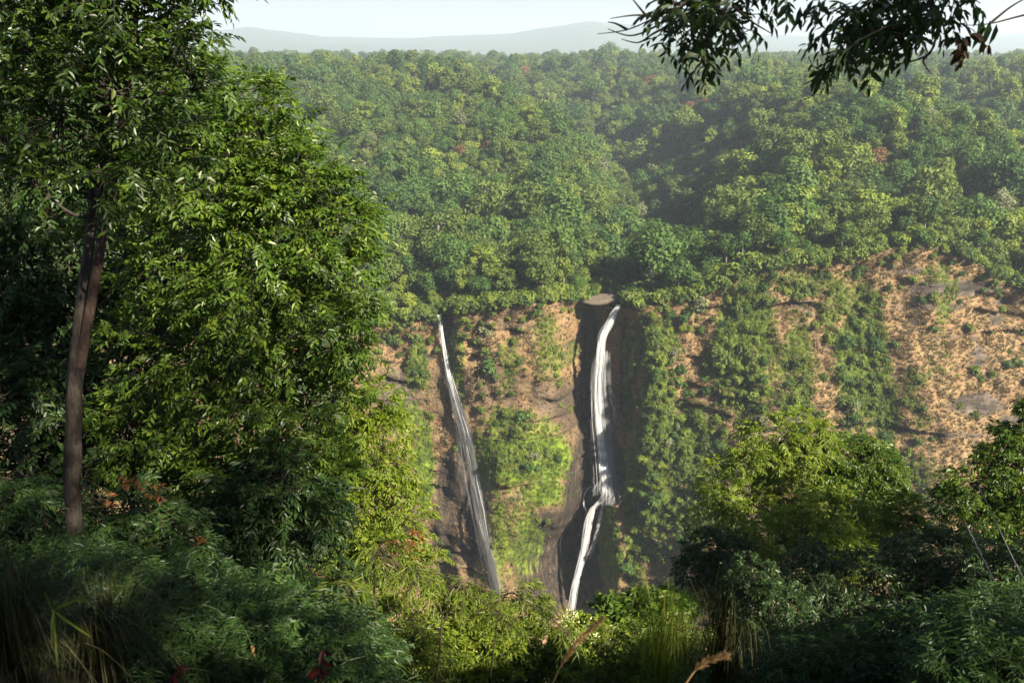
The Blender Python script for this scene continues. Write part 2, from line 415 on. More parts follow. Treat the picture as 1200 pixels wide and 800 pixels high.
# near rim, its slope and the floor of the gorge
def rimZ(x, y):
    x = np.asarray(x, float); y = np.asarray(y, float)
    u = x / np.maximum(y, 4)
    s = np.interp(u, [-.6, -.25, -.05, .15, .4, .7], [.62, .76, .98, .98, .84, .72])
    yy = np.maximum(y - 1.0, 0); z = 198.35 - s * (yy - .9 * (1 - np.exp(-yy)) * .6)
    z = z + .08 * np.maximum(-y, 0) - 2.0 * np.maximum(y - 42, 0)
    z = z + .25 * fbm(xyz(x / 1.7, y / 1.7, 0), 3, 71) * sstep(1, 4, y) + .8 * fbm(xyz(x / 9, y / 9, 2), 2, 73) * sstep(4, 12, y)
    return np.maximum(z, -14 + 1.5 * fbm(xyz(x / 12, y / 12, 0), 3, 75))
gx = np.concatenate([np.linspace(-600, -45, 20), np.arange(-44, 44.1, .8), np.linspace(45, 600, 20)])[None]
gy = np.concatenate([np.linspace(-140, -12, 12), np.arange(-11, 62, .7), np.linspace(63, 276, 60)])[:, None]
add("ground", mesh("ground", xyz(gx + 0 * gy, gy + 0 * gx, rimZ(gx + 0 * gy, gy + 0 * gx)).reshape(-1, 3), grid_faces(gy.size, gx.size),
    soil_mat("leaf_litter", (.016, .014, .008), (.06, .045, .025), 2.2), smooth=True), kind="structure")

# ------------------------------------------------------------------ haze
bm = np.array([[sx, sy, sz] for sx in (-10500, 10500) for sy in (-160, 12300) for sz in (-20, 560)], float)
hf = np.array([[0, 1, 3, 2], [4, 6, 7, 5], [0, 4, 5, 1], [2, 3, 7, 6], [0, 2, 6, 4], [1, 5, 7, 3]])
hm, n, l, out = newmat("haze_air")
pv = n.new("ShaderNodeVolumePrincipled"); pv.inputs["Color"].default_value = (.72, .84, 1.0, 1); pv.inputs["Density"].default_value = .00015; pv.inputs["Anisotropy"].default_value = .2
l.new(pv.outputs[0], out.inputs["Volume"])
add("haze", mesh("haze", bm, hf, hm), kind="stuff", label="thin pale haze filling the valley air")

# ------------------------------------------------------------------ waterfalls
def water_mat(name, dens, col=(.86, .88, .90)):
    m, n, l, out = newmat(name)
    tc = n.new("ShaderNodeTexCoord"); mp = n.new("ShaderNodeMapping"); mp.inputs["Scale"].default_value = (2.2, 1.2, .22)
    nz = n.new("ShaderNodeTexNoise"); nz.inputs["Scale"].default_value = 1.0; nz.inputs["Detail"].default_value = 8; nz.inputs["Roughness"].default_value = .72
    l.new(tc.outputs["Object"], mp.inputs[0]); l.new(mp.outputs[0], nz.inputs["Vector"])
    at = n.new("ShaderNodeAttribute"); at.attribute_name = "shade"
    s = n.new("ShaderNodeMath"); s.operation = 'ADD'; l.new(nz.outputs["Fac"], s.inputs[0]); l.new(at.outputs["Fac"], s.inputs[1])
    r = n.new("ShaderNodeMapRange"); r.inputs[1].default_value = .62; r.inputs[2].default_value = 1.02; r.inputs[4].default_value = dens
    l.new(s.outputs[0], r.inputs[0])
    d = n.new("ShaderNodeBsdfDiffuse"); d.inputs[0].default_value = (*col, 1)
    t = n.new("ShaderNodeBsdfTranslucent"); t.inputs[0].default_value = (*col, 1)
    a = n.new("ShaderNodeMixShader"); a.inputs[0].default_value = .35; l.new(d.outputs[0], a.inputs[1]); l.new(t.outputs[0], a.inputs[2])
    tr = n.new("ShaderNodeBsdfTransparent")
    mx = n.new("ShaderNodeMixShader"); l.new(r.outputs[0], mx.inputs[0]); l.new(tr.outputs[0], mx.inputs[1]); l.new(a.outputs[0], mx.inputs[2])
    l.new(mx.outputs[0], out.inputs[0]); return m

def water_stream(path, mat, name, parent, seed, dense=.5, depth=.45, edge=.5):
    """path: photo x, photo y, half width (photo px), depth Y"""
    path = np.array(path, float)
    rows = int(abs(path[-1, 1] - path[0, 1]) * .7) + 12
    q = spline(path, rows)
    c = P(q[:, 0], q[:, 1], q[:, 3]); hw = np.maximum(q[:, 2], .5) * q[:, 3] / F
    sides = 20; a = np.linspace(0, 2 * math.pi, sides, endpoint=False)
    nn = fbm(xyz(np.cos(a)[None] * 1.6 + seed, np.sin(a)[None] * 1.6, c[:, 2][:, None] / 7.0), 4, 80 + seed)
    rr = hw[:, None] * (1 + .45 * nn)
    V = np.zeros((rows, sides, 3))
    V[..., 0] = c[:, 0, None] + rr * np.cos(a); V[..., 1] = c[:, 1, None] + rr * np.sin(a) * depth; V[..., 2] = c[:, 2, None]
    i = np.arange((rows - 1) * sides); r = i // sides; k = i % sides
    Fq = np.stack([r * sides + k, r * sides + (k + 1) % sides, (r + 1) * sides + (k + 1) % sides, (r + 1) * sides + k], 1)
    tt_ = np.linspace(0, 1, rows)[:, None]
    sh = -.8 * sstep(.86, 1, tt_) + dense + .35 * np.abs(np.sin(a))[None] * np.ones((rows, 1)) - edge * np.abs(np.cos(a))[None] ** 3
    t = np.linspace(0, 1, rows)[:, None]
    g = Geo(); g.put(V.reshape(-1, 3), Fq, sh.ravel())
    o = parent.location
    add(name, g.make(name, mat, (o.x, o.y, o.z), True), parent)

def wisps(path, mat, name, parent, seed, n, spread, r0, length=(.12, .4)):
    """many thin threads of falling water scattered about the path"""
    r = np.random.default_rng(seed); path = np.array(path, float); q = spline(path, 160)
    c = P(q[:, 0], q[:, 1], q[:, 3]); hw = q[:, 2] * q[:, 3] / F
    g = Geo()
    for _ in range(n):
        a = r.uniform(-.1, 1 - length[0]); e = min(a + r.uniform(*length), 1.0); a = max(a, 0)
        i = np.linspace(a, e, 9) * 159; i = i.astype(int)
        ox = np.clip(r.normal(0, spread), -2, 2); oy = r.normal(0, .35)
        p = c[i] + np.stack([hw[i] * (ox + .12 * r.normal(size=9).cumsum() * .5), hw[i] * oy, 0 * i], 1)
        w = r0 * r.uniform(.4, 1.3) * np.sin(np.linspace(.12, 3.0, 9)) ** .6
        tube(g, p, w, 5, r.uniform(.3, .75))
    o = parent.location
    add(name, g.make(name, mat, (o.x, o.y, o.z), True), parent)

def fit(path, off):
    """lays a fall over the rock: never behind the cliff face, never drifting back towards it"""
    p = np.array(path, float)
    p = spline(p, 6 * len(p)); p[:, 2] *= .78
    ww = np.maximum(p[:, 2], 2)[:, None] * np.array([-1.4, -.7, 0, .7, 1.4])[None]
    yc = on_cliff(p[:, :1] + ww, np.repeat(p[:, 1:2], 5, 1))[..., 1].min(1)
    Y = yc - off
    for i in range(1, len(Y)): Y[i] = min(Y[i], Y[i - 1] - .004)
    p[:, 3] = Y
    return p
M_veil = water_mat("water_veil", .016, (.80, .82, .85)); M_water = water_mat("falling_water", .92, (.90, .92, .94)); M_thread = water_mat("water_thread", .26, (.78, .80, .83)); M_spray = water_mat("water_spray", .055, (.80, .82, .85))
Z0 = 0
mf = thing("waterfall", "larger white waterfall plunging from the rock ledge at the head of the gorge", "waterfall", on_cliff(np.array([672.]), np.array([690.]))[0])
p1 = fit([(726, 357, 2, Z0), (722, 365, 4, Z0), (713, 381, 5, Z0), (706, 396, 5, Z0), (703, 420, 5, Z0), (700, 450, 5.5, Z0), (701, 480, 7, Z0), (705, 520, 8.5, Z0), (708, 555, 9.5, Z0), (709, 580, 9.5, Z0)], 1.6)
water_stream(p1 * [1, 1, .85, 1], M_water, "plunge", mf, 1, .52)
wisps(p1 * [1, 1, 1.0, 1], M_thread, "water_threads", mf, 11, 240, .55, .26)
p2 = p1[24:].copy(); p2[:, 0] += np.linspace(3, 10, len(p2)); p2[:, 2] = np.linspace(5, 14, len(p2)); p2[:, 3] += .4
wisps(p2, M_spray, "spray", mf, 12, 150, .7, .7, (.2, .6))
p3 = fit([(710, 572, 7, Z0), (706, 582, 4, Z0), (699, 591, 3, Z0), (694, 598, 4, Z0), (690, 610, 5.5, Z0), (685, 640, 5.5, Z0), (678, 670, 5, Z0), (673, 690, 5, Z0), (670, 716, 5.5, Z0)], .8)
water_stream(p3 * [1, 1, .75, 1], M_water, "lower_cascade", mf, 3, .5)
wisps(p3 * [1, 1, 1.05, 1], M_thread, "water_threads", mf, 13, 170, .5, .24)
p4 = fit([(703, 569, 2.5, Z0), (694, 570, 2, Z0), (687, 574, 1.6, Z0), (684, 583, 1.6, Z0), (685, 593, 1.8, Z0), (690, 603, 2.2, Z0)], .3)
wisps(p4, M_thread, "side_strand", mf, 14, 20, .5, .14, (.3, .6))
p6 = fit([(709, 562, 9, Z0), (711, 572, 13, Z0), (712, 582, 15, Z0), (711, 592, 12, Z0)], 2.2)
wisps(p6, M_spray, "splash", mf, 20, 26, .6, .5, (.3, .8))
p5 = fit([(708, 588, 1.5, Z0), (702, 612, 2, Z0), (696, 635, 2, Z0), (688, 655, 2.5, Z0)], .6)
wisps(p5, M_thread, "side_strand", mf, 15, 14, .8, .25, (.3, .6))
lf = thing("waterfall", "thinner waterfall fading into a veil down the cliff beside the leafy tree", "waterfall", on_cliff(np.array([580.]), np.array([690.]))[0])
q1 = fit([(513, 369, 2, Z0), (516, 377, 2.6, Z0), (519, 400, 3, Z0), (524, 430, 3.6, Z0), (531, 460, 4.5, Z0), (538, 485, 5.5, Z0), (546, 512, 6, Z0), (553, 545, 7.5, Z0), (561, 585, 7.5, Z0), (568, 625, 6, Z0), (576, 665, 5, Z0), (585, 705, 5, Z0)], .9)
water_stream(q1[:34] * [1, 1, .7, 1], M_thread, "plunge", lf, 6, .45)
wisps(q1[:40], M_thread, "water_threads", lf, 16, 70, .5, .16)
wisps(q1[22:54] * [1, 1, .9, 1], M_spray, "water_threads", lf, 19, 24, .6, .3)
wisps(q1[18:] * [1, 1, 1.5, 1], M_veil, "veil", lf, 17, 130, .7, .6, (.15, .5))
wisps(q1[36:], M_thread, "side_strand", lf, 18, 9, .5, .10, (.15, .45))

# ------------------------------------------------------------------ trees of the far side
def far_crown(seed, R, H, zc, nl, n, leaf, squash=.8, lobe=(.34, .56)):
    r = np.random.default_rng(seed)
    th = r.uniform(0, 2 * math.pi, nl); ph = np.arccos(r.uniform(-.35, 1, nl)); q = r.uniform(.45, .78, nl)
    C = np.stack([np.cos(th) * np.sin(ph) * q * R, np.sin(th) * np.sin(ph) * q * R, zc + np.cos(ph) * q * H], 1)
    LR = r.uniform(*lobe, nl) * R
    k = r.choice(nl, n, p=LR ** 2 / (LR ** 2).sum())
    u = unit(r.normal(size=(n, 3)) + np.array([0, 0, .35]))
    pos = C[k] + u * (LR[k] * r.uniform(.6, 1.12, n))[:, None] * np.array([1, 1, squash])
    nrm = unit(u + .38 * r.normal(size=(n, 3)) + np.array([0, 0, .15]))
    t = unit(np.cross(nrm, r.normal(size=(n, 3)))); b = np.cross(nrm, t)
    s = (leaf * r.uniform(.6, 1.35, n))[:, None]
    V = np.stack([pos - t * s, pos + b * s * .55 - nrm * s * .1, pos + t * s - nrm * s * .3, pos - b * s * .55 - nrm * s * .1], 1)
    g = Geo()
    g.put(V.reshape(-1, 3), np.arange(n * 4).reshape(-1, 4), np.repeat(np.clip(r.normal(.5, .16, n) + r.normal(0, .13, nl)[k], 0, 1), 4))
    return g, C, LR

def far_trunk(seed, H, r0, C, n=7):
    r = np.random.default_rng(seed + 99); g = Geo()
    top = np.array([r.normal(0, .6), r.normal(0, .6), H])
    sp = spline([(0, 0, -1.5), (r.normal(0, .25), r.normal(0, .25), H * .4), top], 7)
    tube(g, sp, np.linspace(r0, r0 * .4, 7), 6)
    for i in r.permutation(len(C))[:n]:
        a = sp[r.integers(3, 7)]
        tube(g, spline([a, (a + C[i]) / 2 + r.normal(0, .4, 3) * [1, 1, .3], C[i]], 5), np.linspace(r0 * .4, r0 * .12, 5), 5)
    return g

FG = lambda a, b, c: [(.0, a), (.5, b), (1, c)]
M_far = {
    "deep green broadleaf": leaf_mat("deep_green_canopy", FG((.016, .038, .008), (.045, .094, .018), (.095, .155, .03)), .3, .6, .2, .5),
    "olive green broadleaf": leaf_mat("olive_canopy", FG((.032, .050, .010), (.076, .114, .020), (.14, .175, .036)), .3, .6, .2, .5),
    "bright yellow-green broadleaf": leaf_mat("lime_canopy", FG((.05, .075, .010), (.12, .165, .022), (.19, .225, .035)), .32, .6, .2, .5),
    "pale grey-green": leaf_mat("pale_canopy", FG((.06, .07, .035), (.13, .145, .075), (.22, .23, .13)), .25, .6, .2, .5),
    "rusty brown": leaf_mat("rusty_canopy", FG((.07, .035, .016), (.14, .075, .034), (.20, .13, .06)), .25, .7, .1, .5),
}
M_barkp = bark_mat("pale_bark", (.10, .085, .065), (.30, .27, .22), 2.0)
M_barkd = bark_mat("dark_bark", (.022, .017, .013), (.085, .065, .05))
SPEC = [  # kind, R, H, crown centre height, lobes, leaves, leaf size
    ("deep green broadleaf", 5.0, 4.8, 10.5, 20, 1700, .46), ("deep green broadleaf", 3.6, 7.4, 11.0, 20, 1600, .44), ("deep green broadleaf", 6.2, 4.0, 12.5, 26, 1900, .48),
    ("olive green broadleaf", 4.4, 6.4, 10.5, 18, 1600, .45), ("olive green broadleaf", 5.6, 5.0, 11.5, 22, 1700, .47), ("olive green broadleaf", 3.0, 6.6, 11, 14, 1200, .42),
    ("bright yellow-green broadleaf", 4.6, 4.6, 9, 18, 1500, .45), ("bright yellow-green broadleaf", 3.6, 6.6, 11, 16, 1300, .44),
    ("pale grey-green", 3.8, 4.6, 10.5, 14, 620, .40), ("rusty brown", 3.8, 4.0, 9.5, 14, 700, .40)]
WTS = np.array([.12, .13, .08, .15, .12, .13, .10, .10, .045, .025]); WTS /= WTS.sum()
protos = []; SRC = bpy.data.collections.new("forest_canopy_sources")
SPEC = [(k, R, H * 1.15, zc - 2.6, nl, int(nf * 1.15), lf) for k, R, H, zc, nl, nf, lf in SPEC]
for i, (kind, R, H, zc, nl, nlf, lf_) in enumerate(SPEC):
    g, C, LR = far_crown(100 + i, R, H, zc, nl, nlf, lf_)
    tg = far_trunk(100 + i, zc + H * .4, .32, C)
    cm = g.make("tree_crown", M_far[kind]); tm = tg.make("tree_trunk", M_barkp)
    protos.append((kind, cm, tm))
    nv = [sum(len(v) for v in tg.V)]
    V = np.concatenate(tg.V + g.V); S = np.concatenate(tg.S + g.S)
    tf = np.concatenate(tg.F[4]); cf = np.concatenate(g.F[4]) + nv[0]
    jm = mesh("forest_tree", V, [np.concatenate([tf, cf])], attrs={"shade": S}, mats=[M_barkp, M_far[kind]], midx=[0] * len(tf) + [1] * len(cf))
    SRC.objects.link(bpy.data.objects.new("canopy_%c" % (97 + i), jm))

def scatter(name, coll, pos, rot, sc, idx, label):
    me = mesh(name, pos, [], attrs={"rot": np.asarray(rot, float), "sc": np.asarray(sc, float), "pick": np.asarray(idx, int)})
    o = add(name, me, kind="stuff", label=label)
    ng = bpy.data.node_groups.new(name + "_scatter", "GeometryNodeTree")
    ng.interface.new_socket("Geometry", in_out='INPUT', socket_type='NodeSocketGeometry'); ng.interface.new_socket("Geometry", in_out='OUTPUT', socket_type='NodeSocketGeometry')
    n, l = ng.nodes, ng.links
    gi = n.new("NodeGroupInput"); go = n.new("NodeGroupOutput")
    mp = n.new("GeometryNodeMeshToPoints"); ci = n.new("GeometryNodeCollectionInfo"); ci.inputs[0].default_value = coll; ci.inputs[1].default_value = True; ci.inputs[2].default_value = True
    ip = n.new("GeometryNodeInstanceOnPoints"); ip.inputs["Pick Instance"].default_value = True
    def na(k, t):
        a = n.new("GeometryNodeInputNamedAttribute"); a.data_type = t; a.inputs[0].default_value = k; return a.outputs["Attribute"]
    l.new(gi.outputs[0], mp.inputs[0]); l.new(mp.outputs[0], ip.inputs["Points"]); l.new(ci.outputs[0], ip.inputs["Instance"])
    l.new(na("pick", 'INT'), ip.inputs["Instance Index"]); l.new(na("sc", 'FLOAT'), ip.inputs["Scale"])
    er = n.new("FunctionNodeEulerToRotation"); l.new(na("rot", 'FLOAT_VECTOR'), er.inputs[0]); l.new(er.outputs[0], ip.inputs["Rotation"])
    l.new(ip.outputs[0], go.inputs[0])
    m = o.modifiers.new("scatter", 'NODES'); m.node_group = ng
    return o

# where the forest trees stand
pts = []
Yc_ = 240.0
while Yc_ < 1250:
    sp = 6.7 + .004 * (Yc_ - 280) if Yc_ < 1000 else 11
    hw = .66 * Yc_ + 25
    xs = np.arange(-hw, hw, sp); pts.append(np.stack([xs + RNG.uniform(-.45, .45, len(xs)) * sp, Yc_ + RNG.uniform(-.5, .5, len(xs)) * sp], 1))
    Yc_ += sp
while Yc_ < 2350:
    sp = 15; hw = .66 * Yc_ + 25
    xs = np.arange(-hw, hw, sp); pts.append(np.stack([xs + RNG.uniform(-.5, .5, len(xs)) * sp, Yc_ + RNG.uniform(-.5, .5, len(xs)) * sp], 1)); Yc_ += sp * 1.3
pts = np.concatenate(pts)
dl = pts[:, 1] - lipY(pts[:, 0])
keep = dl > 1.5
keep &= ~((np.abs(pts[:, 0] - valleyX(pts[:, 1]) + 1.5) < 7.5) & (dl < 16))           # the stream bed above the larger fall
keep &= ~((np.abs(pts[:, 0] + 25) < 2.5) & (dl < 5))
pts = pts[keep]; dl = dl[keep]
N = len(pts)
tz = groundZ(pts[:, 0], pts[:, 1])
tk = RNG.choice(len(SPEC), N, p=WTS)
patch = fbm(xyz(pts[:, 0] / 60, pts[:, 1] / 60, 0), 2, 91)
tk = np.where((patch > .25) & (RNG.random(N) < .5), RNG.choice([3, 4, 6, 7], N), tk)
tk = np.where((patch < -.25) & (RNG.random(N) < .5), RNG.choice([0, 1, 2], N), tk)
ts = np.clip(RNG.lognormal(-.03, np.where(pts[:, 1] > 650, .36, .29), N), .55, 2.2) * np.where(pts[:, 1] > 1250, 1.25, 1) * np.where(dl < 9, .72, 1)
ta = RNG.uniform(0, 6.283, N)
tpx, tpy = proj(xyz(pts[:, 0], pts[:, 1], tz + 8 * ts))
vis = (tpx > 440) & (tpx < 1195) & (pts[:, 1] < 420)
order = np.where(vis)[0][np.argsort((pts[:, 1] + .35 * dl)[vis])][:300]
rest = np.ones(N, bool); rest[order] = False
scatter("forest", SRC, xyz(pts[rest, 0], pts[rest, 1], tz[rest]), np.stack([0 * ta[rest], 0 * ta[rest], ta[rest]], 1), ts[rest], tk[rest], "continuous tropical forest covering the plateau and slopes above the cliff")

USRC = bpy.data.collections.new("thicket_sources")
for q, kd in enumerate(["deep green broadleaf", "olive green broadleaf", "olive green broadleaf", "bright yellow-green broadleaf", "bright yellow-green broadleaf"]):
    gq, _, _ = far_crown(250 + q, 1.9, 1.7, 1.3, 11, 620, .34, .9, (.36, .55)); USRC.objects.link(bpy.data.objects.new("thicket_%c" % (97 + q), gq.make("thicket_bush", M_far[kd])))
nu = 17000
ux = RNG.uniform(-330, 360, nu); ud = RNG.exponential(60, nu) - 1.0; uy = lipY(ux) + ud
ku = ~((np.abs(ux - valleyX(uy) + 1.5) < 5.5) & (ud < 14)) & (np.abs(ux) < .66 * uy + 20) & ~((np.abs(ux + 25) < 1.8) & (ud < 4))
ux, uy, ud = ux[ku], uy[ku], ud[ku]
scatter("thicket", USRC, xyz(ux, uy, np.where(ud < 0, lipZ(ux), groundZ(ux, np.maximum(uy, lipY(ux) + .01))) - .4), np.stack([0 * ux, 0 * ux, RNG.uniform(0, 6.28, len(ux))], 1), RNG.uniform(.6, 1.7, len(ux)), RNG.integers(0, 5, len(ux)), "tangled low thicket under the forest trees along the cliff edge")

def zone(px):
    for lim, s in ((512, "beside the thinner waterfall's top, next to the leafy foreground tree"), (600, "on the cliff top just right of the thinner waterfall"), (690, "on the cliff top just left of the larger waterfall"),
                   (760, "at the top of the larger waterfall"), (860, "on the rim just right of the larger waterfall"), (980, "above the green and tan grass slope"),
                   (1090, "above the middle of the dry grass slope")):
        if px < lim: return s
    return "above the bare tan slope near the photo's edge"
cat_of = {}
for j in order:
    kind, cm, tm = protos[tk[j]]
    size = "tall" if ts[j] > 1.15 else "small" if ts[j] < .72 else "medium-sized"
    lab = f"{size} {kind} tree {zone(tpx[j])}"
    if (tk[j], 'r') not in cat_of:
        o = thing("forest_tree", lab, "tree", (0, 0, 0)); a = add("crown", cm, o); b = add("trunk", tm, o); cat_of[(tk[j], 'r')] = (o, a, b)
    else:
        o0, a0, b0 = cat_of[(tk[j], 'r')]
        o = o0.copy(); COL.objects.link(o)
        for ch in (a0, b0):
            c = ch.copy(); COL.objects.link(c); c.parent = o
    o.location = (pts[j, 0], pts[j, 1], tz[j]); o.rotation_euler = (0, 0, ta[j]); o.scale = (ts[j],) * 3
    o["label"] = lab; o["group"] = "forest trees: " + lab

# ------------------------------------------------------------------ plants on the far cliff
def bush_mesh(seed, mat, n=520, leaf=.16, R=1.0, H=.8):
    g, C, LR = far_crown(seed, R, H, .55, 9, n, leaf, .9, (.38, .58)); return g.make("cliff_shrub", mat)
BK = ["deep green broadleaf", "olive green broadleaf", "bright yellow-green broadleaf", "pale grey-green"]
BN = ["dark green", "olive green", "bright yellow-green", "pale grey-green"]
bushes = [[bush_mesh(300 + 5 * k + q, M_far[BK[k]]) for q in range(3)] for k in range(4)]
VEG = [(400, 470, 40, 60, .6), (370, 560, 30, 60, .6), (430, 560, 26, 80, .6), (742, 500, 10, 90, 1), (760, 430, 12, 40, .8), (753, 470, 9, 110, 1), (748, 600, 8, 60, .8), (735, 650, 8, 40, .5), (480, 380, 30, 14, .8), (560, 368, 30, 7, .7), (640, 364, 30, 8, .6), (800, 372, 50, 26, 1), (900, 320, 26, 16, .9), (960, 318, 30, 12, .7), (1000, 315, 20, 20, .8), (1045, 300, 26, 14, .7), (1160, 340, 16, 10, .8), (740, 400, 10, 30, .7), (775, 520, 34, 170, 1), (765, 420, 30, 60, .9), (855, 400, 36, 90, 1), (880, 350, 30, 50, .8), (1010, 420, 30, 85, .9), (600, 515, 38, 32, 1), (640, 540, 26, 22, .8), (592, 415, 8, 14, .6), (700, 395, 8, 16, .5), (650, 435, 9, 26, .9), (490, 428, 14, 26, 1), (800, 620, 36, 60, 1),
       (940, 345, 60, 26, .6), (880, 470, 30, 50, .8), (1195, 300, 30, 40, 1), (1060, 345, 16, 16, .8), (560, 385, 14, 36, .8), (510, 400, 10, 30, .5), (935, 480, 14, 40, .8),
       (1030, 480, 24, 50, .6), (1090, 290, 30, 16, .8), (700, 400, 10, 20, .4), (460, 380, 40, 30, .7), (575, 450, 16, 22, .5), (990, 540, 60, 25, .5), (1180, 365, 14, 8, .6), (830, 540, 40, 60, .7)]
NP = 12500
spx = RNG.uniform(340, 1215, NP); spy = RNG.uniform(285, 690, NP)
sp_ = on_cliff(spx, spy)
ok = (sp_[:, 2] < lipZ(sp_[:, 0]) - 1) & (sp_[:, 2] > -8)
wgt = np.maximum(blobs(spx, spy, VEG, .9 * fbm(xyz(spx / 22, spy / 22, 0), 3, 95)) ** 1.3, .03)
wgt = wgt * (1 - .97 * blobs(spx, spy, [(708, 480, 15, 120), (680, 640, 24, 90), (528, 430, 10, 60), (556, 580, 22, 130), (650, 690, 40, 60), (1110, 420, 60, 40, .8), (535, 590, 24, 60), (715, 640, 14, 45)]))
sel = RNG.random(NP) < wgt * .9
idx = np.where(ok & sel)[0]
picked = []; cell = {}
for i in RNG.permutation(idx):
    p = sp_[i]; r = 1.7
    if all((p[0] - sp_[j][0]) ** 2 + (p[2] - sp_[j][2]) ** 2 > (2.4 if wgt[i] > .5 else 3.2) ** 2 for j in picked): picked.append(i)

extra = picked[295:]; picked = picked[:295]
xs_ = np.array(extra, int)
scatter("cliff_thicket", USRC, sp_[xs_] - [0, .2, .6], np.stack([0 * xs_, 0 * xs_, RNG.uniform(0, 6.28, len(xs_))], 1), RNG.uniform(.5, 1.15, len(xs_)), RNG.integers(0, 5, len(xs_)), "dense green thicket clinging to the cliff face between the shrubs")
def czone(px, py):
    if px < 530: return "on the cliff between the leafy tree and the thinner waterfall"
    if px < 640: return "on the mossy cliff between the two waterfalls" if py > 470 else "on the upper tan rock between the two waterfalls"
    if px < 700: return "on the dark rock hugging the larger waterfall's left side"
    if px < 800: return "on the upper cliff just right of the larger waterfall" if py < 480 else "on the lower cliff just right of the larger waterfall"
    if px < 900: return "in the green belt left of the tan grass slope"
    if px < 980: return "on the tan grass slope left of its green gully"
    if px < 1055: return "in the green gully running down the tan grass slope"
    return "on the bare tan slope near the cables" if py > 400 else "on the ledges at the top of the bare tan slope"
first = {}
for i in picked:
    k = int(RNG.choice(4, p=[.2, .38, .34, .08])); q = int(RNG.integers(3))
    s = RNG.uniform(1.3, 2.6) if wgt[i] > .3 else RNG.uniform(.8, 1.7)
    if RNG.random() < .12: s *= 1.4
    lab = f"{'large' if s > 2.1 else 'small' if s < 1.4 else 'rounded'} {BN[k]} shrub {czone(spx[i], spy[i])}"
    if (k, q) not in first:
        o = first[(k, q)] = add("cliff_shrub", bushes[k][q], cat="shrub")
    else:
        o = first[(k, q)].copy(); COL.objects.link(o)
    o["label"] = lab; o["group"] = "cliff shrubs: " + lab
    o.location = sp_[i] + np.array([0, -.3, -.5 * s]); o.rotation_euler = (0, 0, RNG.uniform(0, 6.28)); o.scale = (s, s, s * RNG.uniform(.9, 1.5))

def tuft(seed, mat, n, h, spread, w):
    r = np.random.default_rng(seed); g = Geo()
    a = r.uniform(0, 6.283, n); d = np.stack([np.cos(a), np.sin(a), np.zeros(n)], 1); ln = h * r.uniform(.6, 1.2, n)[:, None]
    b = d * r.uniform(0, .25, n)[:, None] * spread; s = np.stack([-np.sin(a), np.cos(a), np.zeros(n)], 1) * w
    mid = b + d * ln * .22 * spread + np.array([0, 0, 1]) * ln * .6; tip = b + d * ln * .75 * spread + np.array([0, 0, 1]) * ln * r.uniform(.5, 1.0, n)[:, None]
    V = np.stack([b - s, b + s, mid + s * .8, mid - s * .8, tip], 1)
    f = (np.arange(n) * 5)[:, None]
    sh = np.repeat(r.random(n), 5)
    g.V.append(V.reshape(-1, 3)); g.S.append(sh); g.F[4] = [f + np.array([[0, 1, 2, 3]])]; g.F[3] = [f + np.array([[3, 2, 4]])]
    return g.make("tuft", mat)
M_dry = leaf_mat("dry_grass_blades", FG((.09, .063, .034), (.195, .148, .080), (.31, .24, .14)), .25, .8, .1, .5)
M_grn = leaf_mat("green_creeper_leaves", FG((.04, .065, .009), (.11, .155, .018), (.20, .24, .032)), .3, .6, .2, .4)
DRY = bpy.data.collections.new("dry_grass_sources"); GRN = bpy.data.collections.new("creeper_sources")
for q in range(4):
    DRY.objects.link(bpy.data.objects.new("dry_tuft_%c" % (97 + q), tuft(400 + q, M_dry, 14, .75, 1.0, .07)))
    gg, _, _ = far_crown(430 + q, .8, .5, .2, 6, 60, .17, .8, (.4, .6)); GRN.objects.link(bpy.data.objects.new("creeper_clump_%c" % (97 + q), gg.make("creeper_clump", M_grn)))
NT = 78000
qx = RNG.uniform(300, 1230, NT); qy = RNG.uniform(275, 720, NT)
qp = on_cliff(qx, qy)
okq = (qp[:, 2] < lipZ(qp[:, 0]) + .2) & (qp[:, 2] > -12)
w2 = .6 * fbm(xyz(qp[:, 0] / 5, 5, qp[:, 2] / 5), 4, 37); w1 = .55 * fbm(xyz(qp[:, 0] / 7, 0, qp[:, 2] / 9), 4, 31)
mo = np.maximum(blobs(qx, qy, MOSS, w2), np.maximum(blobs(qx, qy, GREEN, w2),   .65 * sstep(.24, .6, fbm(xyz(qp[:, 0] / 12, 8, qp[:, 2] / 12), 4, 43))))
we = blobs(qx, qy, WET, w1 * .8)
ro = np.maximum(blobs(qx, qy, ROCK, w1 * 1.3), .9 * sstep(.25, .6, fbm(xyz(qp[:, 0] / 11, 2, qp[:, 2] / 5), 4, 41)))
u = RNG.random(NT)
isg = okq & (u < mo * .62 * (1 - .75 * we))
isd = okq & ~isg & (RNG.random(NT) < (1 - .95 * np.maximum(we, ro)) * np.where(qx > 740, .62, .38) * (1 - .6 * mo))
def rots(n): return np.stack([RNG.normal(.25, .18, n), RNG.normal(0, .18, n), RNG.uniform(0, 6.283, n) * 0], 1)
scatter("dry_grass", DRY, qp[isd] - [0, 0, .1], rots(isd.sum()), RNG.uniform(.7, 1.7, isd.sum()), RNG.integers(0, 4, isd.sum()), "tan dry grass clothing the steep far slope")
scatter("creeper_foliage", GRN, qp[isg], rots(isg.sum()), RNG.uniform(.5, 1.25, isg.sum()), RNG.integers(0, 4, isg.sum()), "low green creepers and moss matting the cliff face")

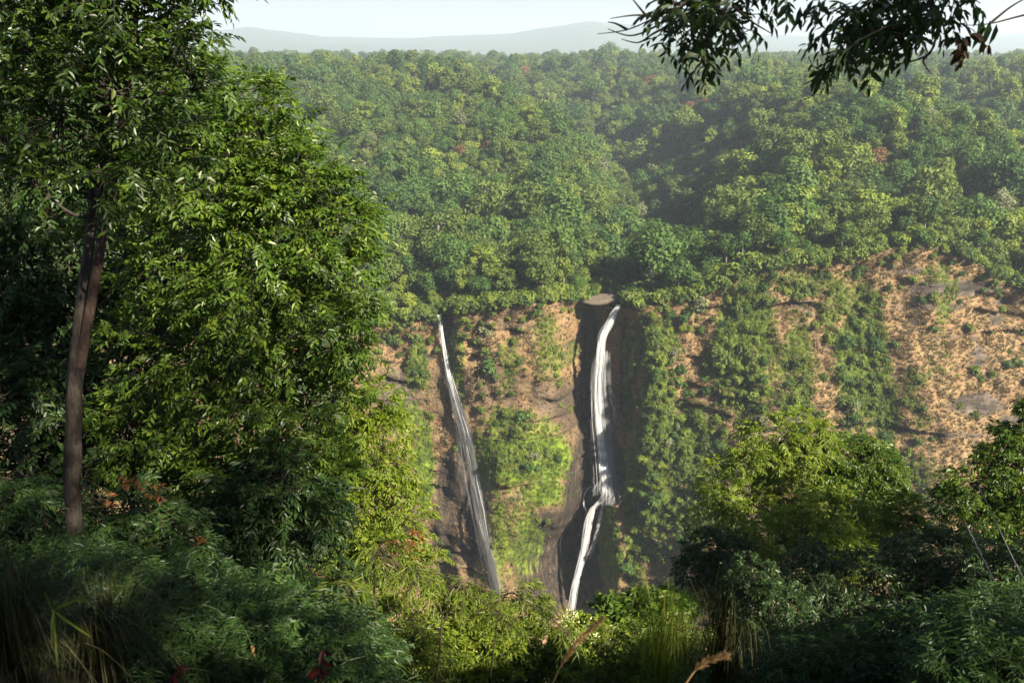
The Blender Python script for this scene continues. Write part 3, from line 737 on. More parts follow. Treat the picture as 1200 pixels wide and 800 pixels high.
# ------------------------------------------------------------------ foreground foliage
def sample_lobes(r, lobes, n, lo=.35):
    """lobes: photo x, photo y, radius in photo px, depth Y (, depth stretch)"""
    A = np.array([(e + (1.0,))[:5] for e in lobes], float)
    C = P(A[:, 0], A[:, 1], A[:, 3]); R = A[:, 2] * A[:, 3] / F
    m = max(n // 9, 6)
    km = r.choice(len(A), m, p=R ** 2 / (R ** 2).sum()); um = unit(r.normal(size=(m, 3)) + np.array([0, 0, .15]))
    qm = (lo ** 3 + (1 - lo ** 3) * r.random(m)) ** (1 / 3) * r.uniform(.85, 1.12, m)
    w = r.integers(0, m, n); k = km[w]
    off = r.normal(size=(n, 3)) * np.array([.17, .17, .085])
    pos = C[k] + (um[w] * qm[w][:, None] + off) * R[k][:, None] * np.stack([np.ones(n), A[k, 4], np.ones(n)], 1)
    u = unit(um[w] + off * 2.5)
    return pos, u, C, R, k

def sprays(g, tw, r, pos, out, nl, sl, ll, lw, droop=.35, up=.15, jit=.5, hang=.25, pair=False, curl=.12, twr=.004):
    """each spray: a twig with nl leaves in two ranks and one at the tip"""
    n = len(pos)
    d = unit(out * .75 + jit * r.normal(size=(n, 3)) + np.array([0, 0, up]))
    L = sl * r.uniform(.7, 1.3, n)
    side = unit(np.cross(d, np.array([0, 0, 1.0]) + .25 * r.normal(size=(n, 3)))); upv = np.cross(side, d)
    tint = r.normal(0, .14, n)
    for j in range(nl):
        t = .12 + .88 * (j + 1) / nl
        p = pos + d * (t * L)[:, None] - np.array([0, 0, 1.0]) * (droop * t * t * L)[:, None]
        dd = d - np.array([0, 0, 1.0]) * (2 * droop * t)
        sg = 1 if j % 2 == 0 else -1
        last = j == nl - 1
        ld = dd if last else dd * .65 + side * sg * (.9 + .2 * r.normal(size=(n, 1)))
        ld = ld + .22 * r.normal(size=(n, 3)) - np.array([0, 0, hang])
        nr = upv + .35 * r.normal(size=(n, 3)) + np.array([0, 0, .4])
        sc = r.uniform(.75, 1.2, n) * (.75 + .35 * math.sin(t * 3))
        leaves(g, p, ld, nr, ll * sc, lw * sc, np.clip(.45 + tint + r.normal(0, .12, n), 0, 1), bend=curl)
    if tw is not None:
        mid = pos + d * (.5 * L)[:, None] - np.array([0, 0, 1.0]) * (droop * .25 * L)[:, None]
        end = pos + d * L[:, None] - np.array([0, 0, 1.0]) * (droop * L)[:, None]
        tubes3(tw, pos - d * (.25 * L)[:, None], mid, twr, twr * .7); tubes3(tw, mid, end, twr * .7, twr * .3)

def leafy(name, label, cat, base, lobes, n, nl, sl, ll, lw, mat, bark, seed, trunk=None, lo=.35, group=None, limbs=True, crown="crown", twigs=True, tr0=.05, **kw):
    """a tree or shrub: an Empty at its foot, a trunk (with limbs into the crown), a leafy crown"""
    r = np.random.default_rng(seed); base = np.asarray(base, float)
    root = thing(name, label, cat, base, group)
    pos, out, C, R, k = sample_lobes(r, lobes, n, lo)
    g = Geo(); tw = Geo() if twigs else None
    sprays(g, tw, r, pos, out, nl, sl, ll, lw, twr=max(.003, ll * .03), **kw)
    add(crown, g.make(name + "_leaves", mat, base), root)
    tg = Geo()
    if trunk is None:
        trunk = [(base, tr0), ((base + C.mean(0)) / 2 + r.normal(0, .1, 3), tr0 * .8), (C.mean(0), tr0 * .5)]
    tp = spline([p for p, _ in trunk], 70); tr_ = np.interp(np.linspace(0, 1, 70), np.linspace(0, 1, len(trunk)), [q for _, q in trunk])
    tube(tg, tp, tr_, 16, rough=.34, seed=seed)
    add("trunk" if cat == "tree" else "stem", tg.make(name + "_trunk", bark, base, True), root)
    bg = Geo()
    if limbs:
        for i in range(len(C)):
            dz = np.linalg.norm(tp - C[i], axis=1) + np.where(tp[:, 2] > C[i, 2] + .2 * R[i], 2.0, 0)
            j = max(int(np.argmin(dz)) - 3, 4); a = tp[j]; rr = tr_[j] * .5
            m = (a + C[i]) / 2 + r.normal(0, .08, 3) * R[i] * 2 - np.array([0, 0, .1 * R[i]])
            tube(bg, spline([a, m, C[i]], 8), np.linspace(rr, rr * .35, 8), 6)
            s = np.where(k == i)[0]
            for q in r.permutation(s)[:14]:
                tube(bg, spline([C[i] + r.normal(0, .12, 3) * R[i], (C[i] + pos[q]) / 2 + r.normal(0, .08, 3) * R[i], pos[q]], 5), np.linspace(rr * .3, max(.003, rr * .08), 5), 4)
    if tw is not None and tw.n:
        bg.V += tw.V; bg.S += tw.S
        for kk, ff in tw.F.items(): bg.F.setdefault(kk, []).extend([f + bg.n for f in ff])
        bg.n += tw.n
    if bg.n: add("branch", bg.make(name + "_branches", bark, base, True), root)
    return root

def foot(px, py, Y):
    p = P(px, py, Y); return np.array([p[0], Y, float(rimZ(p[0], Y)) - .05])

NL = lambda a, b, c, d: [(0, a), (.35, b), (.7, c), (1, d)]
M_leafA = leaf_mat("glossy_leaf", NL((.012, .028, .005), (.030, .062, .010), (.060, .105, .014), (.11, .14, .018)), .38, .38, .45)
M_leafB = leaf_mat("broad_leaf", NL((.018, .040, .006), (.052, .10, .012), (.098, .158, .016), (.16, .20, .022)), .45, .42, .4)
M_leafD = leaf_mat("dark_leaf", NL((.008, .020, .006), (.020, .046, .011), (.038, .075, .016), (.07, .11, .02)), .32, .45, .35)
M_lime = leaf_mat("lime_leaf", NL((.05, .08, .008), (.11, .165, .014), (.17, .22, .02), (.24, .26, .03)), .5, .5, .3)
M_bam = leaf_mat("bamboo_leaf", NL((.035, .06, .010), (.08, .12, .015), (.13, .165, .022), (.19, .20, .035)), .45, .5, .3)
M_rust = leaf_mat("young_red_leaf", NL((.08, .03, .010), (.14, .055, .016), (.20, .09, .025), (.25, .14, .04)), .35, .5, .3)
M_redl = leaf_mat("red_leaf", NL((.025, .004, .004), (.05, .006, .006), (.08, .009, .008), (.12, .02, .012)), .35, .5, .3)
M_straw = leaf_mat("straw", NL((.16, .09, .04), (.28, .17, .08), (.42, .28, .14), (.55, .40, .22)), .35, .8, .1)
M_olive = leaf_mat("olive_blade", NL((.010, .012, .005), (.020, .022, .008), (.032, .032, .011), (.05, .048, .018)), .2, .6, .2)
M_bark1 = bark_mat("grey_brown_bark", (.008, .0065, .0055), (.05, .041, .034), 6)
M_bark2 = bark_mat("twig_bark", (.02, .015, .011), (.07, .052, .038), 20)
M_barkr = bark_mat("reddish_bark", (.012, .008, .0065), (.06, .038, .028), 7)

# --- low undergrowth carpeting the near slope
UG = bpy.data.collections.new("undergrowth_sources")
for q in range(4):
    r = np.random.default_rng(500 + q); n_ = 46; g = Geo(); tw = Geo()
    uu = unit(r.normal(size=(n_, 3)) + [0, 0, .6]); sprays(g, tw, r, uu * np.array([.34, .34, .3]) * r.uniform(.3, 1.25, (n_, 1)) + [0, 0, .2], uu, 8, .2, (.062, .10, .055, .12)[q], (.022, .012, .024, .010)[q])
    g.V += tw.V; g.S += tw.S
    for kk, ff in tw.F.items(): g.F.setdefault(kk, []).extend([f + g.n for f in ff])
    UG.objects.link(bpy.data.objects.new("undergrowth_%c" % (97 + q), g.make("undergrowth_clump", M_leafD)))
n_ = 9500; uY = 3.3 * (46 / 3.3) ** RNG.random(n_); uX = RNG.uniform(-.8, .8, n_) * uY + RNG.normal(0, .5, n_)
uu_ = uX / uY; ku = np.where((uu_ > -.22) & (uu_ < .62), uY > np.where(uu_ > .25, 5.5, 12), uY > 3.8); uX, uY = uX[ku], uY[ku]; n_ = len(uX)
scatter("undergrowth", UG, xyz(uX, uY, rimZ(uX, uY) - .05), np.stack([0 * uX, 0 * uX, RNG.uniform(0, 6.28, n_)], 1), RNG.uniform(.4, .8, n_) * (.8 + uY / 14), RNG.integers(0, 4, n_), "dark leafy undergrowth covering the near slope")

# --- the big tree with the forked trunk
bA = foot(90, 690, 11.0)
def pt(px, py, Y): return P(px, py, Y)
leafy("forked_tree", "tall tree with forked bare grey-brown trunk and glossy dark crown at the photo's left", "tree", bA,
      [(40, 60, 75, 11.2), (130, 30, 75, 11.0), (205, 40, 50, 10.8), (225, 95, 38, 10.8), (150, 115, 60, 10.6), (70, 140, 65, 10.8), (190, 160, 48, 10.9), (120, -60, 90, 11), (20, -40, 90, 11.5), (215, -30, 50, 11), (40, 215, 50, 10.6), (120, 205, 40, 10.3), (-50, 110, 80, 11.5)],
      2300, 9, .32, .12, .044, M_leafA, M_bark1, 11,
      trunk=[(bA - [0, 0, .15], .24), (bA + [0, 0, .12], .155), (pt(87, 620, 11), .112), (pt(85, 520, 11), .106), (pt(90, 420, 11), .102), (pt(103, 300, 11.1), .06), (pt(113, 210, 11.2), .08), (pt(128, 130, 11.2), .075), (pt(150, 60, 11.2), .06), (pt(165, -60, 11.2), .045)], droop=.2, hang=.15)
root = bpy.data.objects["forked_tree"]
tg = Geo(); q = spline([pt(93, 430, 10.98), pt(108, 350, 10.95), pt(121, 270, 10.9), pt(138, 180, 10.9), pt(152, 80, 10.8), pt(160, 0, 10.8)], 30)
tube(tg, q, np.linspace(.075, .04, 30), 12, rough=.2, seed=5)
add("fork", tg.make("fork", M_barkr, bA, True), root)
tg = Geo(); tube(tg, spline([pt(98, 570, 10.9), pt(102, 560, 10.85), pt(108, 553, 10.8)], 6), np.linspace(.03, .006, 6), 6); add("branch_stub", tg.make("branch_stub", M_bark1, bA, True), root)

# --- broad leafy tree beside it
bB = foot(318, 690, 14.5)
leafy("leafy_tree", "broad sunlit leafy tree spilling over the gorge right of the forked trunk", "tree", bB,
      [(245, 135, 55, 14.5), (295, 130, 42, 14.5), (315, 185, 55, 14.2), (352, 215, 50, 14.0), (255, 225, 65, 14.0), (335, 275, 70, 13.8), (395, 265, 45, 14.0), (412, 325, 42, 14.0), (205, 300, 70, 14.0), (285, 345, 75, 13.6),
       (370, 375, 70, 13.8), (420, 395, 30, 14.2), (185, 400, 60, 14.2), (250, 445, 75, 14), (330, 465, 75, 14), (395, 465, 40, 14.3), (160, 500, 60, 14.5), (225, 550, 65, 14), (300, 570, 70, 13.8), (375, 555, 45, 14), (150, 260, 50, 14.8)],
      4800, 9,   .36, .128, .052, M_leafB, M_bark2, 12, trunk=[(bB, .09), (pt(322, 600, 14.5), .075), (pt(318, 480, 14.4), .07), (pt(322, 350, 14.3), .05), (pt(310, 230, 14.3), .03)], droop=.22, hang=.18)

# --- dark trees further back on the left
bC = foot(40, 640, 18.0)
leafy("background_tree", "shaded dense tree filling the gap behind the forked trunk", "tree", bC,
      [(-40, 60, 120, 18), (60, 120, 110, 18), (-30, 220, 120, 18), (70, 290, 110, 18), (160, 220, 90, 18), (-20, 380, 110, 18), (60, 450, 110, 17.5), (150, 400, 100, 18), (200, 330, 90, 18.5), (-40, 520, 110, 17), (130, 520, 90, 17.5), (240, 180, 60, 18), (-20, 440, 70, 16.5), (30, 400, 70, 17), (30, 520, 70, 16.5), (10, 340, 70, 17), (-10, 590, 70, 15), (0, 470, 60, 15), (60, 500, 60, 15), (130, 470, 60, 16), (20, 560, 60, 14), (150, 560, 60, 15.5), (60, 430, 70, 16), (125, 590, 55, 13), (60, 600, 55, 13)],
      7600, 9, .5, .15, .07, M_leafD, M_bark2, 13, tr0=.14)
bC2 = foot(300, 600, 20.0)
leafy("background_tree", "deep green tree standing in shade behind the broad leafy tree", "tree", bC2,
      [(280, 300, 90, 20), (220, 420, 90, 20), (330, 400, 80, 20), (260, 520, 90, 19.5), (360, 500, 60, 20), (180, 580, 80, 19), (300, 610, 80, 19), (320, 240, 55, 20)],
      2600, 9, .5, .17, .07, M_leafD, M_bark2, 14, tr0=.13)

# --- shrubs of the left slope
leafy("shrub", "shaded fine-leaved shrub with reddish young tips under the broad leafy tree", "shrub", foot(185, 690, 8.0),
      [(165, 610, 48, 8), (200, 640, 50, 7.8), (150, 650, 45, 7.8), (215, 690, 45, 7.6), (175, 700, 55, 7.5), (230, 650, 24, 7.7)], 1000, 9, .22, .085, .026, M_leafD, M_bark2, 15, tr0=.02)
o = bpy.data.objects["shrub"]
r = np.random.default_rng(151); g = Geo()
for (px, py) in ((150, 563), (158, 572), (190, 575), (131, 583), (232, 630), (180, 585)):
    c = P(px, py, 7.7) + r.normal(0, .03, (5, 3)); sprays(g, None, r, c, unit(r.normal(size=(5, 3)) + [0, 0, 1.2]), 5, .06, .06, .02, droop=.1)
add("young_tip", g.make("young_tips", M_rust, tuple(o.location)), o)
leafy("shrub", "dark shrub crowding the photo's left edge below the forked trunk", "shrub", foot(10, 760, 7.0),
      [(-10, 600, 50, 7), (10, 660, 50, 6.8), (50, 690, 40, 6.6), (-10, 730, 60, 6.5), (100, 740, 45, 6.5)], 1000, 9, .2, .085, .03, M_leafD, M_bark2, 16, tr0=.02)
leafy("shrub", "dark leafy shrub at the bottom below the red spike", "shrub", foot(270, 780, 6.5),
      [(255, 740, 45, 6.5), (310, 720, 45, 6.6), (230, 780, 50, 6), (300, 780, 50, 6), (350, 760, 45, 6.2), (270, 690, 30, 6.8)], 1100, 9, .18, .08, .032, M_leafD, M_bark2, 17, tr0=.02)
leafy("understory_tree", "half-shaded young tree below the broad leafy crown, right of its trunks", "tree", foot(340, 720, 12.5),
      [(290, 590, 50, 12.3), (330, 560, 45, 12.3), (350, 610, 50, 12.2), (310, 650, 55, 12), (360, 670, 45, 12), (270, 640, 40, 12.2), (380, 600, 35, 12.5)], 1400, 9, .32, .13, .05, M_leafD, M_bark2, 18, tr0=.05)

# --- sunlit thicket right of the leafy tree
leafy("lime_bush", "sunlit lime-green bush with a clump of orange leaves beside the cliff", "shrub", foot(450, 690, 17.0),
      [(432, 470, 30, 17), (455, 505, 28, 17), (425, 520, 45, 17), (462, 550, 32, 17), (440, 585, 45, 16.8), (470, 612, 34, 16.6), (410, 610, 45, 16.6), (390, 540, 40, 17.2), (450, 650, 48, 16.2), (490, 670, 34, 16), (400, 670, 50, 16)],
      2400, 9, .32, .12, .042, M_lime, M_bark2, 19, tr0=.06, droop=.4)
o = bpy.data.objects["lime_bush"]; r = np.random.default_rng(191); g = Geo()
c = P(r.normal(478, 11, 46), r.normal(640, 10, 46), 15.9 + r.normal(0, .1, 46)); sprays(g, None, r, c, unit(r.normal(size=(46, 3)) + [0, -.6, .3]), 5, .12, .10, .035)
add("orange_leaves", g.make("orange_leaves", M_rust, tuple(o.location)), o)

def low(name, label, px, py, Y, lobes, n, ll, lw, mat, seed, sl=.3, **kw):
    return leafy(name, label, "shrub", foot(px, py, Y), lobes, int(n * 2), 9, sl, ll, lw, mat, M_bark2, seed, tr0=.03, **kw)
low("shrub", "bright green bush at the bottom centre under the thinner waterfall's foot", 560, 800, 12, [(530, 725, 36, 12.3), (565, 745, 42, 12), (520, 770, 45, 11.6), (580, 785, 45, 11.4), (490, 740, 36, 12)], 560, .10, .034, M_lime, 20)
low("shrub", "feathery green bush directly below the dark pool", 620, 800, 12.5, [(612, 725, 24, 12.6), (630, 760, 34, 12.2), (600, 770, 38, 12), (650, 790, 36, 11.8), (625, 700, 14, 12.8)], 460, .10, .034, M_bam, 21)
low("flowering_bush", "pale cream-flowered bush below the larger waterfall", 690, 790, 14, [(675, 748, 26, 14), (700, 750, 24, 14), (690, 775, 34, 13.6), (660, 775, 22, 13.7)], 420, .10, .04, M_lime, 22)
o = bpy.data.objects["flowering_bush"]; r = np.random.default_rng(221); g = Geo()
pos, out_, *_ = sample_lobes(r, [(675, 743, 27, 13.9), (700, 746, 25, 13.9), (690, 765, 26, 13.5)], 260, .9)
leaves(g, pos, out_ + .4 * r.normal(size=pos.shape), r.normal(size=pos.shape) + [0, -.5, 1], .07, .04, r.random(len(pos)))
M_flower = leaf_mat("cream_blossom", NL((.28, .30, .14), (.42, .43, .24), (.55, .54, .34), (.65, .62, .42)), .3, .6, .2)
add("blossom", g.make("blossoms", M_flower, tuple(o.location)), o)
low("shrub", "deep green large-leaved shrub right of the larger waterfall's foot", 730, 790, 16, [(718, 722, 20, 16), (745, 718, 24, 16), (765, 728, 32, 15.8), (732, 742, 24, 15.8), (785, 708, 22, 16.2), (750, 766, 40, 15.2)], 520, .17, .07, M_leafB, 23, .36)
low("shrub", "dense green shrub filling the bottom edge right of the reed plume", 760, 800, 10, [(740, 770, 40, 10.5), (790, 770, 45, 10.2), (760, 800, 50, 10), (820, 790, 45, 10), (700, 795, 36, 10)], 520, .09, .03, M_bam, 24)
low("shrub", "olive leafy shrub at the bottom left of centre among the bamboo stems", 440, 800, 9.5, [(400, 730, 45, 9.6), (450, 740, 45, 9.5), (420, 780, 55, 9.2), (480, 780, 45, 9.2), (360, 770, 50, 9.3)], 620, .085, .028, M_bam, 25, .25)

# --- trees and bushes of the right slope
LB = dict(droop=.4, hang=.3)
leafy("lit_tree", "sunlit yellow-green tree with bare forking branches in front of the tan slope", "tree", foot(915, 640, 33),
      [(905, 515, 32, 33), (930, 495, 24, 33), (885, 540, 34, 33), (955, 510, 26, 33.2), (940, 545, 34, 33), (850, 565, 30, 32.6), (880, 590, 38, 32.5), (930, 585, 36, 32.4), (835, 600, 30, 32.2), (968, 530, 18, 33.3), (915, 540, 30, 33.5)],
      1700, 9, .55, .20, .075, M_lime, M_barkp, 26, trunk=[(foot(915, 640, 33), .13), (pt(914, 600, 33), .12), (pt(912, 560, 33), .10), (pt(908, 525, 33), .06), (pt(925, 500, 33), .03)], **LB)
leafy("round_tree", "dark round-crowned tree right of the sunlit yellow-green tree", "tree", foot(1015, 640, 34),
      [(1000, 535, 28, 34), (1025, 545, 28, 34), (1010, 570, 36, 33.6), (1040, 565, 20, 33.8), (985, 565, 28, 33.6), (1050, 550, 10, 34)], 1700, 9, .5, .19, .075, M_leafB, M_bark2, 27, tr0=.1, **LB)
leafy("edge_tree", "dark layered tree rising at the right photo edge", "tree", foot(1190, 640, 26),
      [(1185, 515, 24, 26), (1205, 530, 30, 26), (1165, 545, 26, 26), (1140, 575, 32, 25.7), (1190, 570, 40, 25.6), (1115, 588, 22, 25.6), (1160, 610, 40, 25.2), (1210, 610, 50, 25.2), (1225, 480, 22, 26)], 2200, 9, .42, .16, .06, M_leafB, M_bark2, 28, tr0=.1, **LB)
leafy("lit_bush", "bush with a sunlit yellow-green rounded top below the pair of lit trees", "shrub", foot(975, 690, 28),
      [(930, 612, 30, 28), (965, 602, 34, 28), (1000, 606, 34, 28), (1035, 622, 30, 27.8), (900, 630, 34, 27.8), (975, 640, 50, 27.2), (1020, 650, 40, 27.2), (920, 655, 40, 27.2), (1070, 630, 32, 27.6), (1060, 600, 22, 28.3)], 2600, 9, .45, .165, .06, M_lime, M_bark2, 29, **LB)
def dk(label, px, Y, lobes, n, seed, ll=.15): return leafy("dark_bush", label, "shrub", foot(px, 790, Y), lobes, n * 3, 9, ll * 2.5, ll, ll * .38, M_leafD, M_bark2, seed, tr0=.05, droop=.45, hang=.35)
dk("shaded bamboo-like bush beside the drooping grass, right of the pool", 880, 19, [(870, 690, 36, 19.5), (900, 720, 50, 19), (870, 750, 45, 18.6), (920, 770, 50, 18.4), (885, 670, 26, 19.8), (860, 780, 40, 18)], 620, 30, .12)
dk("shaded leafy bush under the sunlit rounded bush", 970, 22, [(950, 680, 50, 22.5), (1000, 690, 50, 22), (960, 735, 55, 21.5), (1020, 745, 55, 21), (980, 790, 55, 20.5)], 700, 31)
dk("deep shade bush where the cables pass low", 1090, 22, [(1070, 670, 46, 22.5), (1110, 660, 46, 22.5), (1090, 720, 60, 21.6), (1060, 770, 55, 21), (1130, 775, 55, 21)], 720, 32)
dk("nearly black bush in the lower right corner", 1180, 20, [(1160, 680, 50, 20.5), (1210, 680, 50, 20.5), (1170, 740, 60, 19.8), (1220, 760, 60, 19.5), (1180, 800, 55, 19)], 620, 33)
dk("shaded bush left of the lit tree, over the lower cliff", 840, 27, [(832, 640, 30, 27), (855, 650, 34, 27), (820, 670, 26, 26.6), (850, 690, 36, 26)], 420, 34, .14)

# --- bamboo, weeds, reeds
def bamboo(label, px, base_y, top, Y, bend, seed, lean=0):
    r = np.random.default_rng(seed); b = foot(px, base_y, Y); root = thing("bamboo", label, "bamboo", b, "thin bamboo stems")
    tp = P(px + lean, top, Y); q = spline([b, (b * .55 + tp * .45), tp, tp + np.array([bend * .5, -.1, -.08 * abs(bend)]), tp + np.array([bend, -.15, -.5 * abs(bend)])], 40)
    g = Geo(); tube(g, q, np.linspace(.016, .004, 40), 7); add("culm", g.make("culm", M_bark2, b, True), root)
    s = q[r.integers(15, 40, 60)]; g = Geo(); tw = Geo()
    sprays(g, tw, r, s, unit(r.normal(size=(60, 3)) * [1, 1, .4] + [.2 * np.sign(bend), 0, .1]), 6, .28, .13, .017, droop=.5, hang=.5)
    add("foliage", g.make("bamboo_leaves", M_bam, b), root); add("branch", tw.make("bamboo_twigs", M_bark2, b), root)
bamboo("slender dark bamboo stem standing before the lime bush", 440, 800, 650, 7.5, .5, 41)
bamboo("second bamboo stem nearest the broad leafy tree", 404, 800, 690, 7.0, -.4, 42, 8)
bamboo("bamboo stem arching right at the thinner waterfall's foot", 505, 800, 690, 8.5, .7, 43, 20)
bamboo("bamboo leaning toward the dark pool from the bottom centre", 560, 810, 700, 9.0, .8, 44, 30)

def drooper(label, px, py, Y, n, h, seed, mat, wd=.0035):
    """a weed whose long thin blades arch over and hang"""
    r = np.random.default_rng(seed); b = foot(px, 800, Y); root = thing("drooping_grass", label, "grass clump", b)
    g = Geo(); top = P(px, py, Y); H = top[2] - b[2]
    for i in range(n):
        a = r.uniform(0, 6.283); rad = r.uniform(.1, 1) * h; hh = H * r.uniform(.55, 1.05)
        e = np.array([math.cos(a), math.sin(a), 0]) * rad
        q = spline([b + e * .08, b + e * .3 + [0, 0, hh * .6], b + e * .75 + [0, 0, hh], b + e * 1.1 + [0, 0, hh * .78], b + e * 1.2 + [0, 0, hh * .5]], 11)
        sd = unit(np.cross(np.gradient(q, axis=0), [math.cos(a), math.sin(a), .2])) * (np.array([.5, .8, 1, 1, 1, 1, .9, .8, .6, .4, .1]) * wd)[:, None]
        V = np.stack([q - sd, q + sd], 1).reshape(-1, 3); k = np.arange(10)
        g.put(V, np.stack([2 * k, 2 * k + 1, 2 * k + 3, 2 * k + 2], 1), r.random())
    add("blades", g.make("blades", mat, b), root)
drooper("feathery arching grass clump hanging right of the flowering bush", 775, 690, 6.5, 150, .5, 51, M_bam, .0026)
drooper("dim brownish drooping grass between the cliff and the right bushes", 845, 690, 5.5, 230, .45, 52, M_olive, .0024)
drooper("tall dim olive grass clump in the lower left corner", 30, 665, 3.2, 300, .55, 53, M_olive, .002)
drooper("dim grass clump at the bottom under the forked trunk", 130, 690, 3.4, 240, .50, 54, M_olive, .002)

def reed(label, pts_, Y, seed, w=.03):
    r = np.random.default_rng(seed); q = spline(P([p[0] for p in pts_], [p[1] for p in pts_], Y), 40)
    b = np.array([q[0][0], q[0][1], float(rimZ(q[0][0], q[0][1])) - .03]); q = np.concatenate([spline([b, (b + q[0]) / 2, q[0]], 8)[:-1], q])
    root = thing("reed", label, "reed", b); g = Geo(); tube(g, q, np.linspace(.004, .0012, len(q)), 6); add("stalk", g.make("stalk", M_straw, b, True), root)
    n = 420; k = r.integers(len(q) - 28, len(q) - 1, n); t = unit(np.gradient(q, axis=0))[k]
    g = Geo(); leaves(g, q[k], t + .28 * r.normal(size=(n, 3)), r.normal(size=(n, 3)), w * r.uniform(.7, 1.4, n), .0028, r.random(n)); add("plume", g.make("plume", M_straw, b), root)
reed("tan feathery reed plume leaning right at the bottom centre", [(645, 806), (660, 775), (680, 748), (702, 728)], 2.6, 61)
reed("small straw plume at the bottom edge below the drooping grass", [(800, 806), (815, 785), (832, 773), (848, 768)], 2.6, 62)

# red spike plant, red leaves, green blades, stump, boulders
def spike(label, px, py0, py1, Y, seed, mat, ll):
    r = np.random.default_rng(seed); b = foot(px, 800, Y); q = spline([b, P(px - 3, (py0 + 800) / 2, Y), P(px, py0, Y), P(px + 4, py1, Y)], 30)
    root = thing("red_leaved_plant", label, "plant", b); g = Geo(); tube(g, q, np.linspace(.009, .003, 30), 6); add("stem", g.make("stem", M_bark2, b, True), root)
    n = 16; k = np.linspace(14, 29, n).astype(int); g = Geo()
    leaves(g, q[k], unit(r.normal(size=(n, 3)) * [1, .6, .3] + [0, -.3, -.5]), r.normal(size=(n, 3)) * .4 + [0, -1, .5], ll, ll * .36, r.random(n)); add("foliage", g.make("red_leaves", mat, b), root)
spike("tall stem of hanging crimson leaves before the dark shrub", 222, 745, 668, 4.5, 71, M_redl, .07)
spike("low plant with red leaves at the bottom edge near the bamboo", 376, 785, 760, 3.6, 72, M_redl, .06)
spike("small dark red leaves at the very bottom left of the stump", 205, 796, 780, 3.0, 73, M_redl, .05)
b = foot(62, 790, 3.0); root = thing("blade_plant", "plant of three long yellow-green strap leaves in the dark lower left", "plant", b)
c = P(62, 715, 3.0)
for e in ((50, 694), (113, 692), (107, 747), (60, 756)):
    g = Geo(); q = spline([c, (c + P(e[0], e[1], 2.95)) / 2 + [0, 0, .012], P(e[0], e[1], 2.9)], 8)
    leaves(g, q[:1], (q[-1] - q[0])[None], np.array([[0, -1, .8]]), np.linalg.norm(q[-1] - q[0]), .012, .3, bend=.05); add("strap_leaf", g.make("strap_leaf", M_bam, b), root)
g = Geo(); tube(g, spline([b, (b + c) / 2, c], 8), .005, 6); add("stem", g.make("stem", M_bam, b, True), root)
b = foot(298, 800, 4.0); g = Geo(); tube(g, spline([b, P(299, 780, 4), P(296, 757, 4)], 12), np.linspace(.016, .010, 12), 8, rough=.3)
add("dead_stick", g.make("dead_stick", M_straw, b, True), None, b, "pale broken dead stick at the bottom below the dark shrub", "stick")
def boulder(label, px, py, Y, s, seed):
    n1, n2 = 20, 28; a = np.linspace(0, math.pi, n1)[:, None]; p = np.linspace(0, 2 * math.pi, n2)[None]
    u = xyz(np.sin(a) * np.cos(p), np.sin(a) * np.sin(p), np.cos(a) + 0 * p); rr = 1 + .5 * fbm(u * 2.2 + seed, 4, seed)
    V = u * rr[..., None] * s; c = P(px, py, Y)
    add("boulder", mesh("boulder", V.reshape(-1, 3), grid_faces(n1, n2), bark_mat("grey_stone", (.03, .025, .02), (.13, .105, .08), 6 if s[0] < 1 else .7), smooth=True), None, c, label, "boulder")
boulder("broad flat pale rock ledge above the larger waterfall's lip", 703, 350, float(on_cliff(np.array([703.]), np.array([356.]))[0, 1]) + 1.5, np.array([9.5, 5.0, 1.9]), 6)
boulder("dim grey boulder half hidden by grass below the forked trunk", 78, 745, 4.6, np.array([.28, .2, .17]), 3)

# --- leaning canopy tree whose branches hang into the top of the view
bO = np.array([6.2, 1.2, float(rimZ(6.2, 1.2)) - .1])
def lob(x, y, z, r): return (x, y, z, r)
root = thing("overhanging_tree", "tree whose dark leafy branches hang into the top right of the view", "tree", bO)
r = np.random.default_rng(81); tg = Geo(); bg = Geo(); g = Geo(); tw = Geo()
tube(tg, spline([bO, bO + [-.2, .1, 2.5], bO + [-.6, .2, 5], bO + [-1.2, .0, 7.5]], 30), np.linspace(.2, .08, 30), 12, rough=.2)
CL = [(4.6, 1.0, 206.0, 2.3), (6.6, .5, 205.5, 2.2), (3.0, .6, 207.2, 2.0), (5.2, -1.4, 206.5, 2.4), (7.8, 1.2, 204.0, 1.9), (2.4, -1.7, 204.9, 2.0), (.4, -3.6, 203.6, 2.1), (3.4, -3.4, 206.5, 2.0), (6.5, 3.0, 204.0, 2.0), (3.8, -2.0, 202.9, 1.6)]
for (x, y, z, R) in CL:
    n = 190; u = unit(r.normal(size=(n, 3))); pos = np.array([x, y, z]) + u * (R * r.uniform(.3, 1, n) ** .5)[:, None]
    sprays(g, tw, r, pos, u, 8, .45, .17, .07, droop=.4); c = np.array([x, y, z])
    tube(bg, spline([bO + [-.7, .2, 5], (bO + [-.7, .2, 5.5] + c) / 2, c], 8), np.linspace(.07, .02, 8), 6)
YO = 5.2
